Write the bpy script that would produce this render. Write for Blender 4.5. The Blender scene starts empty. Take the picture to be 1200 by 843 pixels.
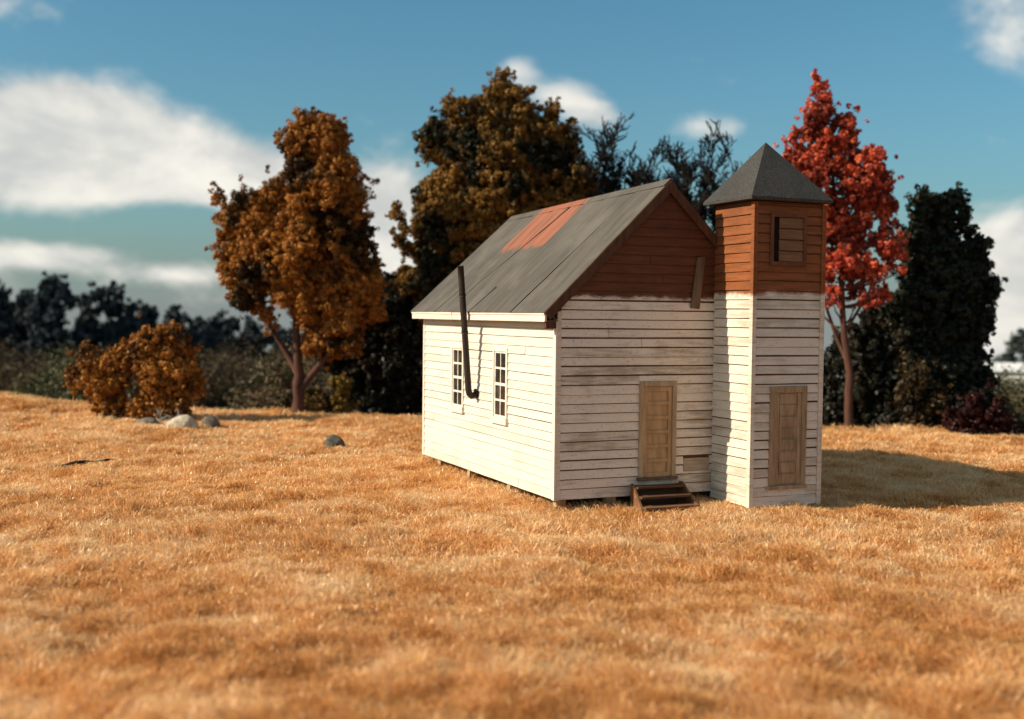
import bpy, math, random
import numpy as np
from mathutils import Vector, Matrix

scene = bpy.context.scene
COL = scene.collection
rng = np.random.default_rng(7)
random.seed(7)
R = math.radians

# ------------------------------------------------------------------ camera
FPX, CX, CY, HC = 1344.0, 600.0, 421.5, 3.95          # photograph 1200 x 843
pitch, roll = R(2.26), R(0.64)
F = Vector((0, math.cos(pitch), -math.sin(pitch)))
X0 = Vector((1, 0, 0)); U0 = X0.cross(F)
RX = X0 * math.cos(roll) + U0 * math.sin(roll)
UX = RX.cross(F)
CAM = Vector((0, 0, HC))
cam = bpy.data.cameras.new('camera')
cam_o = bpy.data.objects.new('camera', cam)
COL.objects.link(cam_o)
M3 = Matrix((RX, UX, -F)).transposed()
cam_o.matrix_world = Matrix.Translation(CAM) @ M3.to_4x4()
cam.sensor_width = 36.0
cam.lens = 36.0 * FPX / 1200.0
cam.clip_start = 0.1
cam.clip_end = 9000
cam.dof.use_dof = True
cam.dof.focus_distance = 23.6
cam.dof.aperture_fstop = 0.35
scene.camera = cam_o


def at(px, py, Y):
    """point at depth Y (world y) seen at that place of the photograph"""
    d = F + RX * ((px - CX) / FPX) - UX * ((py - CY) / FPX)
    return CAM + d * (Y / d.y)


# ------------------------------------------------------------------ helpers
def tag(o, label=None, cat=None, group=None, kind=None):
    if label: o['label'] = label
    if cat: o['category'] = cat
    if group: o['group'] = group
    if kind: o['kind'] = kind
    return o


def empty(name, loc=(0, 0, 0), rz=0.0):
    o = bpy.data.objects.new(name, None)
    o.location = loc
    o.rotation_euler = (0, 0, rz)
    o.empty_display_size = 0.3
    COL.objects.link(o)
    return o


def link(name, me, parent=None):
    o = bpy.data.objects.new(name, me)
    COL.objects.link(o)
    if parent: o.parent = parent
    return o


class MB:
    def __init__(s):
        s.v = []; s.f = []; s.m = []; s.sm = []

    def poly(s, pts, mi=0, smooth=False):
        b = len(s.v)
        s.v += [tuple(p) for p in pts]
        s.f.append(tuple(range(b, b + len(pts)))); s.m.append(mi); s.sm.append(smooth)

    def hexa(s, p, mi=0):
        """8 points: bottom 4 (ccw from above), top 4"""
        b = len(s.v)
        s.v += [tuple(q) for q in p]
        for f in ((3, 2, 1, 0), (4, 5, 6, 7), (0, 1, 5, 4), (1, 2, 6, 5), (2, 3, 7, 6), (3, 0, 4, 7)):
            s.f.append(tuple(b + i for i in f)); s.m.append(mi); s.sm.append(False)

    def box(s, x0, x1, y0, y1, z0, z1, mi=0, j=0.0):
        p = [(x0, y0, z0), (x1, y0, z0), (x1, y1, z0), (x0, y1, z0),
             (x0, y0, z1), (x1, y0, z1), (x1, y1, z1), (x0, y1, z1)]
        if j:
            p = [tuple(c + random.uniform(-j, j) for c in q) for q in p]
        s.hexa(p, mi)

    def tube(s, pts, rad, n=8, mi=0, cap=True):
        pts = [Vector(p) for p in pts]
        b = len(s.v)
        ref = Vector((0.31, 0.2, 1)).normalized()
        for i, p in enumerate(pts):
            t = (pts[min(i + 1, len(pts) - 1)] - pts[max(i - 1, 0)])
            if t.length < 1e-9: t = Vector((0, 0, 1))
            t.normalize()
            a = t.cross(ref)
            if a.length < 1e-3: a = t.cross(Vector((1, 0, 0)))
            a.normalize(); c = t.cross(a)
            for k in range(n):
                an = 2 * math.pi * k / n
                s.v.append(tuple(p + (a * math.cos(an) + c * math.sin(an)) * rad[i]))
        for i in range(len(pts) - 1):
            for k in range(n):
                k2 = (k + 1) % n
                s.f.append((b + i * n + k, b + i * n + k2, b + (i + 1) * n + k2, b + (i + 1) * n + k))
                s.m.append(mi); s.sm.append(True)
        if cap:
            s.f.append(tuple(b + k for k in range(n))); s.m.append(mi); s.sm.append(False)
            e = b + (len(pts) - 1) * n
            s.f.append(tuple(e + k for k in reversed(range(n)))); s.m.append(mi); s.sm.append(False)

    def build(s, name, mats, parent=None, bevel=0.0):
        me = bpy.data.meshes.new(name)
        me.from_pydata(s.v, [], s.f)
        if not isinstance(mats, (list, tuple)): mats = [mats]
        for m in mats: me.materials.append(m)
        me.polygons.foreach_set('material_index', s.m)
        me.polygons.foreach_set('use_smooth', s.sm)
        me.update()
        o = link(name, me, parent)
        if bevel:
            b = o.modifiers.new('bevel', 'BEVEL'); b.width = bevel; b.segments = 2; b.limit_method = 'ANGLE'
        return o


def raw_mesh(name, verts, quads=None, tris=None, mat=None, parent=None, attr=None, smooth=False):
    """numpy arrays to a mesh object"""
    nv = len(verts)
    nq = 0 if quads is None else len(quads)
    nt = 0 if tris is None else len(tris)
    me = bpy.data.meshes.new(name)
    me.vertices.add(nv)
    me.vertices.foreach_set('co', np.ascontiguousarray(verts, dtype=np.float32).ravel())
    parts = []
    if nq: parts.append(np.asarray(quads, np.int32).ravel())
    if nt: parts.append(np.asarray(tris, np.int32).ravel())
    idx = np.concatenate(parts)
    me.loops.add(len(idx))
    me.loops.foreach_set('vertex_index', idx)
    me.polygons.add(nq + nt)
    st = np.concatenate([np.arange(nq) * 4, nq * 4 + np.arange(nt) * 3]).astype(np.int32)
    me.polygons.foreach_set('loop_start', st)
    if smooth: me.polygons.foreach_set('use_smooth', np.ones(nq + nt, bool))
    me.update(calc_edges=True)
    me.validate()
    if attr is not None:
        a = me.attributes.new('tone', 'FLOAT', 'POINT')
        a.data.foreach_set('value', np.ascontiguousarray(attr, dtype=np.float32))
    if mat: me.materials.append(mat)
    return link(name, me, parent)


# ------------------------------------------------------------------ materials
def new_mat(name):
    m = bpy.data.materials.new(name); m.use_nodes = True
    nt = m.node_tree; nt.nodes.clear()
    out = nt.nodes.new('ShaderNodeOutputMaterial')
    return m, nt, out


class NT:
    """terse node helper"""
    def __init__(s, nt): s.nt = nt
    def n(s, t, **kw):
        nd = s.nt.nodes.new('ShaderNode' + t)
        for k, v in kw.items():
            if k.startswith('i_'):
                nd.inputs[k[2:].replace('_', ' ')].default_value = v
            else: setattr(nd, k, v)
        return nd
    def l(s, a, b): s.nt.links.new(a, b)
    def set(s, sock, v):
        if isinstance(v, bpy.types.NodeSocket): s.l(v, sock)
        else: sock.default_value = v
    def math(s, op, a, b=0.0, c=0.0, clamp=False):
        nd = s.n('Math', operation=op, use_clamp=clamp)
        s.set(nd.inputs[0], a); s.set(nd.inputs[1], b); s.set(nd.inputs[2], c)
        return nd.outputs[0]
    def mix(s, f, a, b, blend='MIX'):
        nd = s.n('Mix', data_type='RGBA', blend_type=blend)
        s.set(nd.inputs[0], f)
        for i, v in ((6, a), (7, b)):
            if isinstance(v, tuple) and len(v) == 3: v = v + (1,)
            s.set(nd.inputs[i], v)
        return nd.outputs[2]
    def ramp(s, fac, stops, interp='LINEAR'):
        nd = s.n('ValToRGB'); cr = nd.color_ramp; cr.interpolation = interp
        while len(cr.elements) < len(stops): cr.elements.new(0.5)
        for e, (p, c) in zip(cr.elements, stops):
            e.position = p; e.color = tuple(c) + (1,) if len(c) == 3 else c
        s.set(nd.inputs[0], fac)
        return nd.outputs[0]
    def coord(s, scale=(1, 1, 1), which='Object', loc=(0, 0, 0)):
        tc = s.n('TexCoord'); mp = s.n('Mapping')
        mp.inputs['Scale'].default_value = scale
        mp.inputs['Location'].default_value = loc
        s.l(tc.outputs[which], mp.inputs[0])
        return mp.outputs[0]
    def noise(s, vec, scale, detail=4, rough=0.55, dist=0.0):
        nd = s.n('TexNoise'); nd.inputs['Scale'].default_value = scale
        nd.inputs['Detail'].default_value = detail; nd.inputs['Roughness'].default_value = rough
        nd.inputs['Distortion'].default_value = dist
        s.l(vec, nd.inputs['Vector'])
        return nd.outputs['Fac']
    def sstep(s, x, a, b):
        nd = s.n('MapRange', interpolation_type='SMOOTHSTEP')
        s.set(nd.inputs[0], x); s.set(nd.inputs[1], a); s.set(nd.inputs[2], b)
        return nd.outputs[0]
    def bump(s, h, strength=0.3, dist=0.02):
        nd = s.n('Bump'); nd.inputs['Strength'].default_value = strength; nd.inputs['Distance'].default_value = dist
        s.l(h, nd.inputs['Height']); return nd.outputs[0]
    def bsdf(s, out, col, rough=0.8, spec=0.3, normal=None, metallic=0.0):
        b = s.n('BsdfPrincipled')
        if isinstance(col, tuple) and len(col) == 3: col = col + (1,)
        s.set(b.inputs['Base Color'], col); s.set(b.inputs['Roughness'], rough)
        b.inputs['Specular IOR Level'].default_value = spec
        b.inputs['Metallic'].default_value = metallic
        if normal is not None: s.l(normal, b.inputs['Normal'])
        s.l(b.outputs[0], out.inputs[0]); return b


def siding_mat(name, dirt, paint_top=None, brown=(0.145, 0.045, 0.018), white=(0.80, 0.75, 0.66)):
    m, nt, out = new_mat(name); k = NT(nt)
    streak = k.coord((0.9, 0.9, 9))
    plain = k.coord((1, 1, 1))
    n1 = k.noise(streak, 1.6, 6, 0.62)            # along-board wear
    n2 = k.noise(plain, 0.9, 4, 0.6)               # large stains
    n3 = k.noise(k.coord((3, 3, 26)), 3.0, 5, 0.7)  # grain
    n4 = k.noise(k.coord((14, 14, 5)), 1.2, 3, 0.6)  # drips
    geo = k.n('NewGeometry')
    ri = geo.outputs['Random Per Island']
    wear = k.math('ADD', k.math('MULTIPLY', n1, 0.6), k.math('MULTIPLY', n2, 0.55))
    wear = k.math('ADD', wear, k.math('MULTIPLY', k.math('SUBTRACT', ri, 0.5), 0.18))
    wf = k.math('MULTIPLY', k.sstep(wear, 0.52, 0.80), dirt, clamp=True)
    col = k.mix(wf, white, (0.36, 0.28, 0.19))
    gf = k.math('MULTIPLY', k.sstep(n3, 0.50, 0.78), 0.55 * dirt, clamp=True)
    col = k.mix(gf, col, (0.24, 0.175, 0.115))
    df = k.math('MULTIPLY', k.sstep(n4, 0.60, 0.75), 0.22 * dirt, clamp=True)
    col = k.mix(df, col, (0.20, 0.12, 0.07))
    n5 = k.noise(k.coord((5, 5, 11)), 2.6, 7, 0.72)
    chip = k.math('MULTIPLY', k.sstep(n5, 0.615, 0.645), min(1.0, 0.9 * dirt))
    col = k.mix(chip, col, (0.21, 0.145, 0.090))
    if paint_top is not None:
        tc = k.n('TexCoord'); sp = k.n('SeparateXYZ'); k.l(tc.outputs['Object'], sp.inputs[0])
        zz = k.math('ADD', sp.outputs[2], k.math('MULTIPLY', k.math('SUBTRACT', n2, 0.5), 0.34))
        zz = k.math('ADD', zz, k.math('MULTIPLY', k.math('SUBTRACT', n3, 0.5), 0.14))
        bf = k.sstep(zz, paint_top - 0.05, paint_top + 0.05)
        bw = k.mix(k.sstep(n1, 0.3, 0.75), brown, tuple(c * 0.55 for c in brown))
        bw = k.mix(k.math('MULTIPLY', k.sstep(n2, 0.45, 0.7), 0.6), bw, (brown[0] * 0.42, brown[1] * 0.45, brown[2] * 0.6))
        bw = k.mix(k.math('MULTIPLY', k.sstep(n3, 0.45, 0.8), 0.5), bw, (brown[0] * 1.25, brown[1] * 1.5, brown[2] * 1.9))
        col = k.mix(bf, col, bw)
    h = k.math('ADD', k.math('MULTIPLY', n3, 0.6), k.math('MULTIPLY', n1, 0.6))
    k.bsdf(out, col, 0.72, 0.25, k.bump(h, 0.35, 0.012))
    return m


def wood_mat(name, col, col2, stretch=(1, 1, 9), rough=0.8, scale=2.0, bump=0.4):
    m, nt, out = new_mat(name); k = NT(nt)
    n1 = k.noise(k.coord(stretch), scale, 6, 0.65)
    n2 = k.noise(k.coord(), 1.7, 4, 0.6)
    c = k.mix(k.sstep(n1, 0.32, 0.72), col, col2)
    c = k.mix(k.math('MULTIPLY', k.sstep(n2, 0.5, 0.8), 0.5), c, tuple(x * 0.55 for x in col))
    k.bsdf(out, c, rough, 0.25, k.bump(n1, bump, 0.01))
    return m


def roof_mat():
    m, nt, out = new_mat('weathered_roofing'); k = NT(nt)
    v = k.coord((1, 1, 1))
    n1 = k.noise(k.coord((0.35, 3.0, 0.35)), 1.6, 6, 0.65)
    n2 = k.noise(v, 1.1, 5, 0.6)
    n3 = k.noise(v, 38, 3, 0.6)
    c = k.mix(k.sstep(n1, 0.3, 0.75), (0.112, 0.095, 0.077), (0.060, 0.051, 0.043))
    c = k.mix(k.math('MULTIPLY', k.sstep(n2, 0.42, 0.75), 0.55), c, (0.165, 0.145, 0.118))
    c = k.mix(k.math('MULTIPLY', k.sstep(n3, 0.4, 0.8), 0.35), c, (0.06, 0.055, 0.048))
    # a patch of rust-red sheet near the ridge: ragged limits in the sheet's own directions
    tc = k.n('TexCoord'); sp = k.n('SeparateXYZ'); k.l(tc.outputs['Object'], sp.inputs[0])
    yy = sp.outputs[1]
    zz = k.math('ADD', sp.outputs[2], k.math('MULTIPLY', k.math('SUBTRACT', n1, 0.5), 0.9))
    rag = k.math('MULTIPLY', k.math('SUBTRACT', n2, 0.5), 0.25)
    y2 = k.math('ADD', yy, rag)
    f = k.math('MULTIPLY', k.sstep(yy, RUST[0], RUST[0] + 0.03), k.sstep(y2, RUST[1], RUST[1] - 0.03))
    f = k.math('MULTIPLY', f, k.sstep(zz, RUST[2] - 0.02, RUST[2] + 0.03))
    f = k.math('MULTIPLY', f, k.math('LESS_THAN', sp.outputs[0], 2.47))
    rust = k.mix(k.sstep(n1, 0.35, 0.7), (0.30, 0.105, 0.058), (0.19, 0.080, 0.050))
    thin = k.math('SUBTRACT', 1.0, k.math('MULTIPLY', k.sstep(n1, 0.56, 0.72), 0.75))
    c = k.mix(k.math('MULTIPLY', f, thin), c, rust)
    k.bsdf(out, c, 0.8, 0.25, k.bump(k.math('ADD', n3, n1), 0.25, 0.012))
    return m


def grit_mat(name, a, b, scale=45, rough=0.9):
    m, nt, out = new_mat(name); k = NT(nt)
    n1 = k.noise(k.coord(), scale, 4, 0.7); n2 = k.noise(k.coord(), 1.5, 4, 0.6)
    c = k.mix(k.sstep(n1, 0.35, 0.7), a, b)
    c = k.mix(k.math('MULTIPLY', k.sstep(n2, 0.4, 0.75), 0.45), c, b)
    k.bsdf(out, c, rough, 0.2, k.bump(n1, 0.6, 0.02))
    return m


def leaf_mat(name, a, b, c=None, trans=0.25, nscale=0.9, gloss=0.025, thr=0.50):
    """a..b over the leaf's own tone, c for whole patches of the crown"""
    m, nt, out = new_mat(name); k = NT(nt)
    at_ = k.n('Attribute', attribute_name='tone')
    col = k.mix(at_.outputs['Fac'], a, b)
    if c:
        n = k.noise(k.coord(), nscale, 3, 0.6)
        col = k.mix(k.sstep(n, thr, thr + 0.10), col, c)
    d = k.n('BsdfDiffuse'); k.l(col, d.inputs[0])
    t = k.n('BsdfTranslucent'); k.l(col, t.inputs[0])
    mx = k.n('MixShader'); mx.inputs[0].default_value = trans
    k.l(d.outputs[0], mx.inputs[1]); k.l(t.outputs[0], mx.inputs[2])
    g = k.n('BsdfGlossy'); g.inputs['Roughness'].default_value = 0.45
    g.inputs['Color'].default_value = (1, 1, 1, 1)
    m2 = k.n('MixShader'); m2.inputs[0].default_value = gloss * 0.5
    k.l(mx.outputs[0], m2.inputs[1]); k.l(g.outputs[0], m2.inputs[2])
    k.l(m2.outputs[0], out.inputs[0])
    return m


def plain_mat(name, col, rough=0.7, spec=0.3, metallic=0.0):
    m, nt, out = new_mat(name); k = NT(nt)
    n = k.noise(k.coord(), 9, 4, 0.6)
    c = k.mix(k.sstep(n, 0.3, 0.75), col, tuple(x * 0.7 for x in col))
    k.bsdf(out, c, rough, spec, None, metallic)
    return m


def glass_mat():
    m, nt, out = new_mat('dark_window_glass'); k = NT(nt)
    n = k.noise(k.coord(), 3.0, 3, 0.6)
    c = k.mix(k.sstep(n, 0.4, 0.7), (0.018, 0.014, 0.012), (0.06, 0.045, 0.035))
    k.bsdf(out, c, 0.12, 0.5)
    return m


RUST = (3.40, 6.0, 5.50)       # y range and lowest z of the rusty sheet (church frame)

# ------------------------------------------------------------------ sun and sky
EL = R(30.5); TRAV = R(14.5)                      # light travels to +x, 14.5 deg towards +y
travel = Vector((math.cos(TRAV) * math.cos(EL), math.sin(TRAV) * math.cos(EL), -math.sin(EL)))
sun = bpy.data.lights.new('sun', 'SUN'); sun.energy = 4.9; sun.angle = R(0.5); sun.color = (1.0, 0.87, 0.68)
sun_o = bpy.data.objects.new('sun', sun); COL.objects.link(sun_o)
sun_o.rotation_euler = travel.to_track_quat('-Z', 'Y').to_euler()
sun_o.location = (-20, 10, 30)

world = bpy.data.worlds.new('World'); scene.world = world; world.use_nodes = True
wt = world.node_tree; wt.nodes.clear(); k = NT(wt)
wout = k.n('OutputWorld'); bg = k.n('Background')
sky = k.n('TexSky', sky_type='NISHITA'); sky.sun_disc = False
sky.sun_elevation = EL
to_sun = -travel
sky.sun_rotation = math.atan2(to_sun.x, to_sun.y)
sky.altitude = 100; sky.air_density = 1.0; sky.dust_density = 1.2; sky.ozone_density = 1.6
tc = k.n('TexCoord'); sp = k.n('SeparateXYZ'); k.l(tc.outputs['Generated'], sp.inputs[0])
up = k.n('CombineXYZ'); k.l(sp.outputs[0], up.inputs[0]); k.l(sp.outputs[1], up.inputs[1]); k.l(k.math('MAXIMUM', sp.outputs[2], 0.03), up.inputs[2])
k.l(up.outputs[0], sky.inputs[0])                      # the air below the hilltop's level is as bright as the horizon
az = k.math('ARCTAN2', sp.outputs[0], sp.outputs[1])
el = k.math('ARCSINE', sp.outputs[2])
cb = k.n('CombineXYZ'); k.l(az, cb.inputs[0]); k.l(el, cb.inputs[1])


def cl(px, py, rx, ry, w):
    d = (at(px, py, 100.0) - CAM).normalized()
    return (math.atan2(d.x, d.y), math.asin(d.z), rx / FPX, ry / FPX, w)


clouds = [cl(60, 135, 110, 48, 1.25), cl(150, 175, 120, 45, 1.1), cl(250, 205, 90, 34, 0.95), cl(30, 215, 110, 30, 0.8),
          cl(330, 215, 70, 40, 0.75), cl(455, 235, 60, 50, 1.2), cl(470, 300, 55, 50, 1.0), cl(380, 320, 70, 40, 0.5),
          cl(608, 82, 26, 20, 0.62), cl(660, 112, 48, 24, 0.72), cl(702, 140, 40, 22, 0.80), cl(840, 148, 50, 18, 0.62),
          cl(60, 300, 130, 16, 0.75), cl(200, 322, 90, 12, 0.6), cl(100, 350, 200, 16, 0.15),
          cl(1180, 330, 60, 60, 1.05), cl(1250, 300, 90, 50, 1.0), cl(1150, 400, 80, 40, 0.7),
          cl(1160, 10, 100, 50, 0.45), cl(1235, 70, 70, 70, 0.40), cl(20, 5, 90, 22, 0.5),  # first two are a made-up wisp standing in for a white glare
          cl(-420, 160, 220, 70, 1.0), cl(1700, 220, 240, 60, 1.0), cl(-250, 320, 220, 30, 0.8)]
tot = None
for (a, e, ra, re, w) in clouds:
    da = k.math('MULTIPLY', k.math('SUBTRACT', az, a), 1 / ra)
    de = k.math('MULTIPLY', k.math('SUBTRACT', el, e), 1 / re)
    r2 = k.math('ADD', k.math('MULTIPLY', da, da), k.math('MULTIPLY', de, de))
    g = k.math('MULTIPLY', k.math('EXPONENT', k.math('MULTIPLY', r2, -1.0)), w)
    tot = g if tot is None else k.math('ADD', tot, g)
# unseen broken cloud, added outside the view to raise the fill light
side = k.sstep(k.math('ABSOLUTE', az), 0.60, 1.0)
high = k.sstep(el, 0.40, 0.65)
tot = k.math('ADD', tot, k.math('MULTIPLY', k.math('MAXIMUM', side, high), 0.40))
mp = k.n('Mapping'); mp.inputs['Scale'].default_value = (1, 1.7, 1); k.l(cb.outputs[0], mp.inputs[0])
nz = k.noise(mp.outputs[0], 9.0, 8, 0.58, 0.3)
nz2 = k.noise(mp.outputs[0], 26.0, 6, 0.6)
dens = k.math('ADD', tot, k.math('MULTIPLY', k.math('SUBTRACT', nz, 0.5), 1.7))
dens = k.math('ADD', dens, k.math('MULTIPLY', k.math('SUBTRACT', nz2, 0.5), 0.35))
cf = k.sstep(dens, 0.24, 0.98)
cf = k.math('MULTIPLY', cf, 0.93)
skyc = k.mix(1.0, sky.outputs[0], (0.45, 0.84, 0.875), 'MULTIPLY')
veil = k.math('MULTIPLY', k.math('EXPONENT', k.math('MULTIPLY', k.math('MAXIMUM', el, 0.0), -11.0)), 0.9)
skyc = k.mix(veil, skyc, (2.15, 2.28, 2.25))             # haze veil painted over the low sky
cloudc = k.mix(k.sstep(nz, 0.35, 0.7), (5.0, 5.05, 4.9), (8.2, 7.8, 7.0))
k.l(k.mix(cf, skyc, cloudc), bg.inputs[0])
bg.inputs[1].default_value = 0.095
k.l(bg.outputs[0], wout.inputs[0])

# ------------------------------------------------------------------ terrain
def vnoise(x, y, s, seed=0):
    """smooth value noise, numpy"""
    x = np.asarray(x) * s; y = np.asarray(y) * s
    xi = np.floor(x).astype(np.int64); yi = np.floor(y).astype(np.int64)
    fx = x - xi; fy = y - yi
    fx = fx * fx * (3 - 2 * fx); fy = fy * fy * (3 - 2 * fy)
    def h(a, b):
        n = (a * 374761393 + b * 668265263 + seed * 974634777) & 0x7fffffff
        n = ((n ^ (n >> 13)) * 1274126177) & 0x7fffffff
        return ((n ^ (n >> 16)) & 0xffff) / 65535.0
    return (h(xi, yi) * (1 - fx) + h(xi + 1, yi) * fx) * (1 - fy) + (h(xi, yi + 1) * (1 - fx) + h(xi + 1, yi + 1) * fx) * fy


def edge_y(x):
    return 41.4 - 0.20 * np.clip(x, 0, 30) + 0.08 * np.clip(-x - 6, 0, 30)


def ground_z(x, y):
    x = np.asarray(x, float); y = np.asarray(y, float)
    z = (vnoise(x, y, 0.35, 1) - 0.5) * 0.10 + (vnoise(x, y, 0.11, 2) - 0.5) * 0.14
    ch = np.exp(-((x - 2.0) / 6.0) ** 2 - ((y - 26.5) / 6.5) ** 2)
    z = z * (1 - 0.92 * ch) + 0.07 * np.minimum(1, ch * 1.6)
    z = z + ((vnoise(x, y, 1.25, 3) - 0.5) * 0.17 + (vnoise(x, y, 2.9, 4) - 0.5) * 0.09) * (1 - 0.7 * np.minimum(1, ch * 1.3))
    z = z + 0.62 * np.exp(-((x + 20.5) / 4.2) ** 2 - ((y - 42.5) / 5.0) ** 2)
    t = np.clip((y - edge_y(x) - 1.2) / 14, 0, 1); t = t * t * (3 - 2 * t)
    z = z - 1.2 * t
    return z - 0.036 * np.clip(y - 60, 0, None)


def gz(x, y): return float(ground_z(np.array([x]), np.array([y]))[0])


m_ground, nt, out = new_mat('ground_earth'); k = NT(nt)
g_co = k.coord()
n1 = k.noise(g_co, 0.6, 6, 0.65); n2 = k.noise(g_co, 0.045, 3, 0.6); n3 = k.noise(g_co, 7, 5, 0.7)
near = k.mix(k.sstep(n1, 0.3, 0.7), (0.52, 0.27, 0.10), (0.32, 0.15, 0.05))
near = k.mix(k.math('MULTIPLY', k.sstep(n3, 0.4, 0.75), 0.6), near, (0.22, 0.105, 0.036))
far = k.mix(k.sstep(n2, 0.45, 0.58), (0.050, 0.036, 0.018), (0.085, 0.105, 0.036))
far = k.mix(k.math('MULTIPLY', k.sstep(n1, 0.45, 0.7), 0.6), far, (0.045, 0.030, 0.018))
gg = k.n('TexCoord'); gs = k.n('SeparateXYZ'); k.l(gg.outputs['Object'], gs.inputs[0])
yy = k.math('ADD', gs.outputs[1], k.math('ADD', k.math('MULTIPLY', gs.outputs[0], 0.10), 1.8))
yy = k.math('ADD', yy, k.math('MULTIPLY', k.math('SUBTRACT', n1, 0.5), 3.0))
k.bsdf(out, k.mix(k.sstep(yy, 44.5, 47.0), near, far), 0.95, 0.1, k.bump(n3, 0.6, 0.05))

xs = np.concatenate([[-6000, -2500, -1000, -500, -250, -140, -90, -60], np.arange(-45, 45.1, 0.36), [60, 90, 140, 250, 500, 1000, 2500, 6000]])
ys = np.concatenate([[-600, -200, -80, -30, -10], np.arange(0, 75.1, 0.36), [85, 100, 120, 150, 200, 300, 500, 900, 2000, 4500, 8000]])
GX, GY = np.meshgrid(xs, ys)
GZ = ground_z(GX, GY)
nx, ny = len(xs), len(ys)
ii = (np.arange(ny - 1)[:, None] * nx + np.arange(nx - 1)[None, :]).ravel()
gq = np.stack([ii, ii + 1, ii + nx + 1, ii + nx], 1)
ground = raw_mesh('ground', np.stack([GX.ravel(), GY.ravel(), GZ.ravel()], 1), quads=gq, mat=m_ground, smooth=True)
tag(ground, kind='structure')

# ------------------------------------------------------------------ church
ROT = R(23.524)
B0 = Vector((0.8727, 22.5005, 0.0))
ZB = 0.30
WU, LV = 4.94, 7.84            # width across the gable, length
APEX_U = 2.47
OV_E, OV_G = 0.30, 0.10        # overhang at the eaves, at the gables
Z_EAVE = 3.985                 # top of roof at the eave edge
Z_RIDGE = 6.68
SL = (Z_RIDGE - Z_EAVE) / (APEX_U + OV_E)
TU0, TU1, TD, TZ0, TZ1 = 3.63, 5.31, 1.385, 0.17, 6.24   # tower
PITCH_B = 0.187

m_white = siding_mat('white_painted_clapboard', 0.40, white=(0.66, 0.60, 0.51))
m_front = siding_mat('worn_white_clapboard', 0.95, 4.31, white=(0.76, 0.65, 0.53))
m_tower = siding_mat('tower_clapboard', 0.70, 4.42, (0.265, 0.080, 0.022), white=(0.72, 0.62, 0.51))
m_core = plain_mat('dark_backing_wood', (0.13, 0.070, 0.038), 0.9, 0.1)
m_trim = siding_mat('white_trim_paint', 0.30, white=(0.70, 0.63, 0.53))
m_trim_grey = siding_mat('grey_worn_trim_paint', 1.0, white=(0.66, 0.56, 0.45))
m_roof = roof_mat()
m_brown = wood_mat('dark_brown_wood', (0.105, 0.045, 0.022), (0.055, 0.024, 0.013), (6, 1, 1))
m_tan = wood_mat('tan_weathered_wood', (0.48, 0.345, 0.215), (0.31, 0.205, 0.115), (5, 5, 0.8))
m_tan2 = wood_mat('stained_tan_wood', (0.44, 0.305, 0.180), (0.24, 0.150, 0.080), (5, 5, 0.8))
m_grey_wood = wood_mat('grey_bare_wood', (0.17, 0.112, 0.070), (0.095, 0.060, 0.038), (6, 6, 0.8))
m_step = wood_mat('dark_step_wood', (0.13, 0.062, 0.030), (0.06, 0.028, 0.015), (1, 6, 6))
m_step_edge = wood_mat('paler_step_wood', (0.25, 0.115, 0.052), (0.12, 0.055, 0.028), (1, 6, 6))  # paler brown for stringers, lowest tread and front riser
m_shingle = grit_mat('gritty_tower_roofing', (0.076, 0.069, 0.061), (0.030, 0.029, 0.029), 30)
m_pipe = wood_mat('rusty_black_pipe', (0.040, 0.026, 0.020), (0.016, 0.012, 0.011), (3, 3, 1), 0.6)
m_glass = glass_mat()
m_sash = plain_mat('white_sash_paint', (0.74, 0.71, 0.62), 0.6)
m_block = grit_mat('tan_foundation_block', (0.50, 0.36, 0.20), (0.35, 0.22, 0.11), 12)

church = empty('church', (B0.x, B0.y, 0), ROT)
tag(church, 'small weathered white clapboard church with square bell tower, in the dry grass', 'church')


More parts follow.
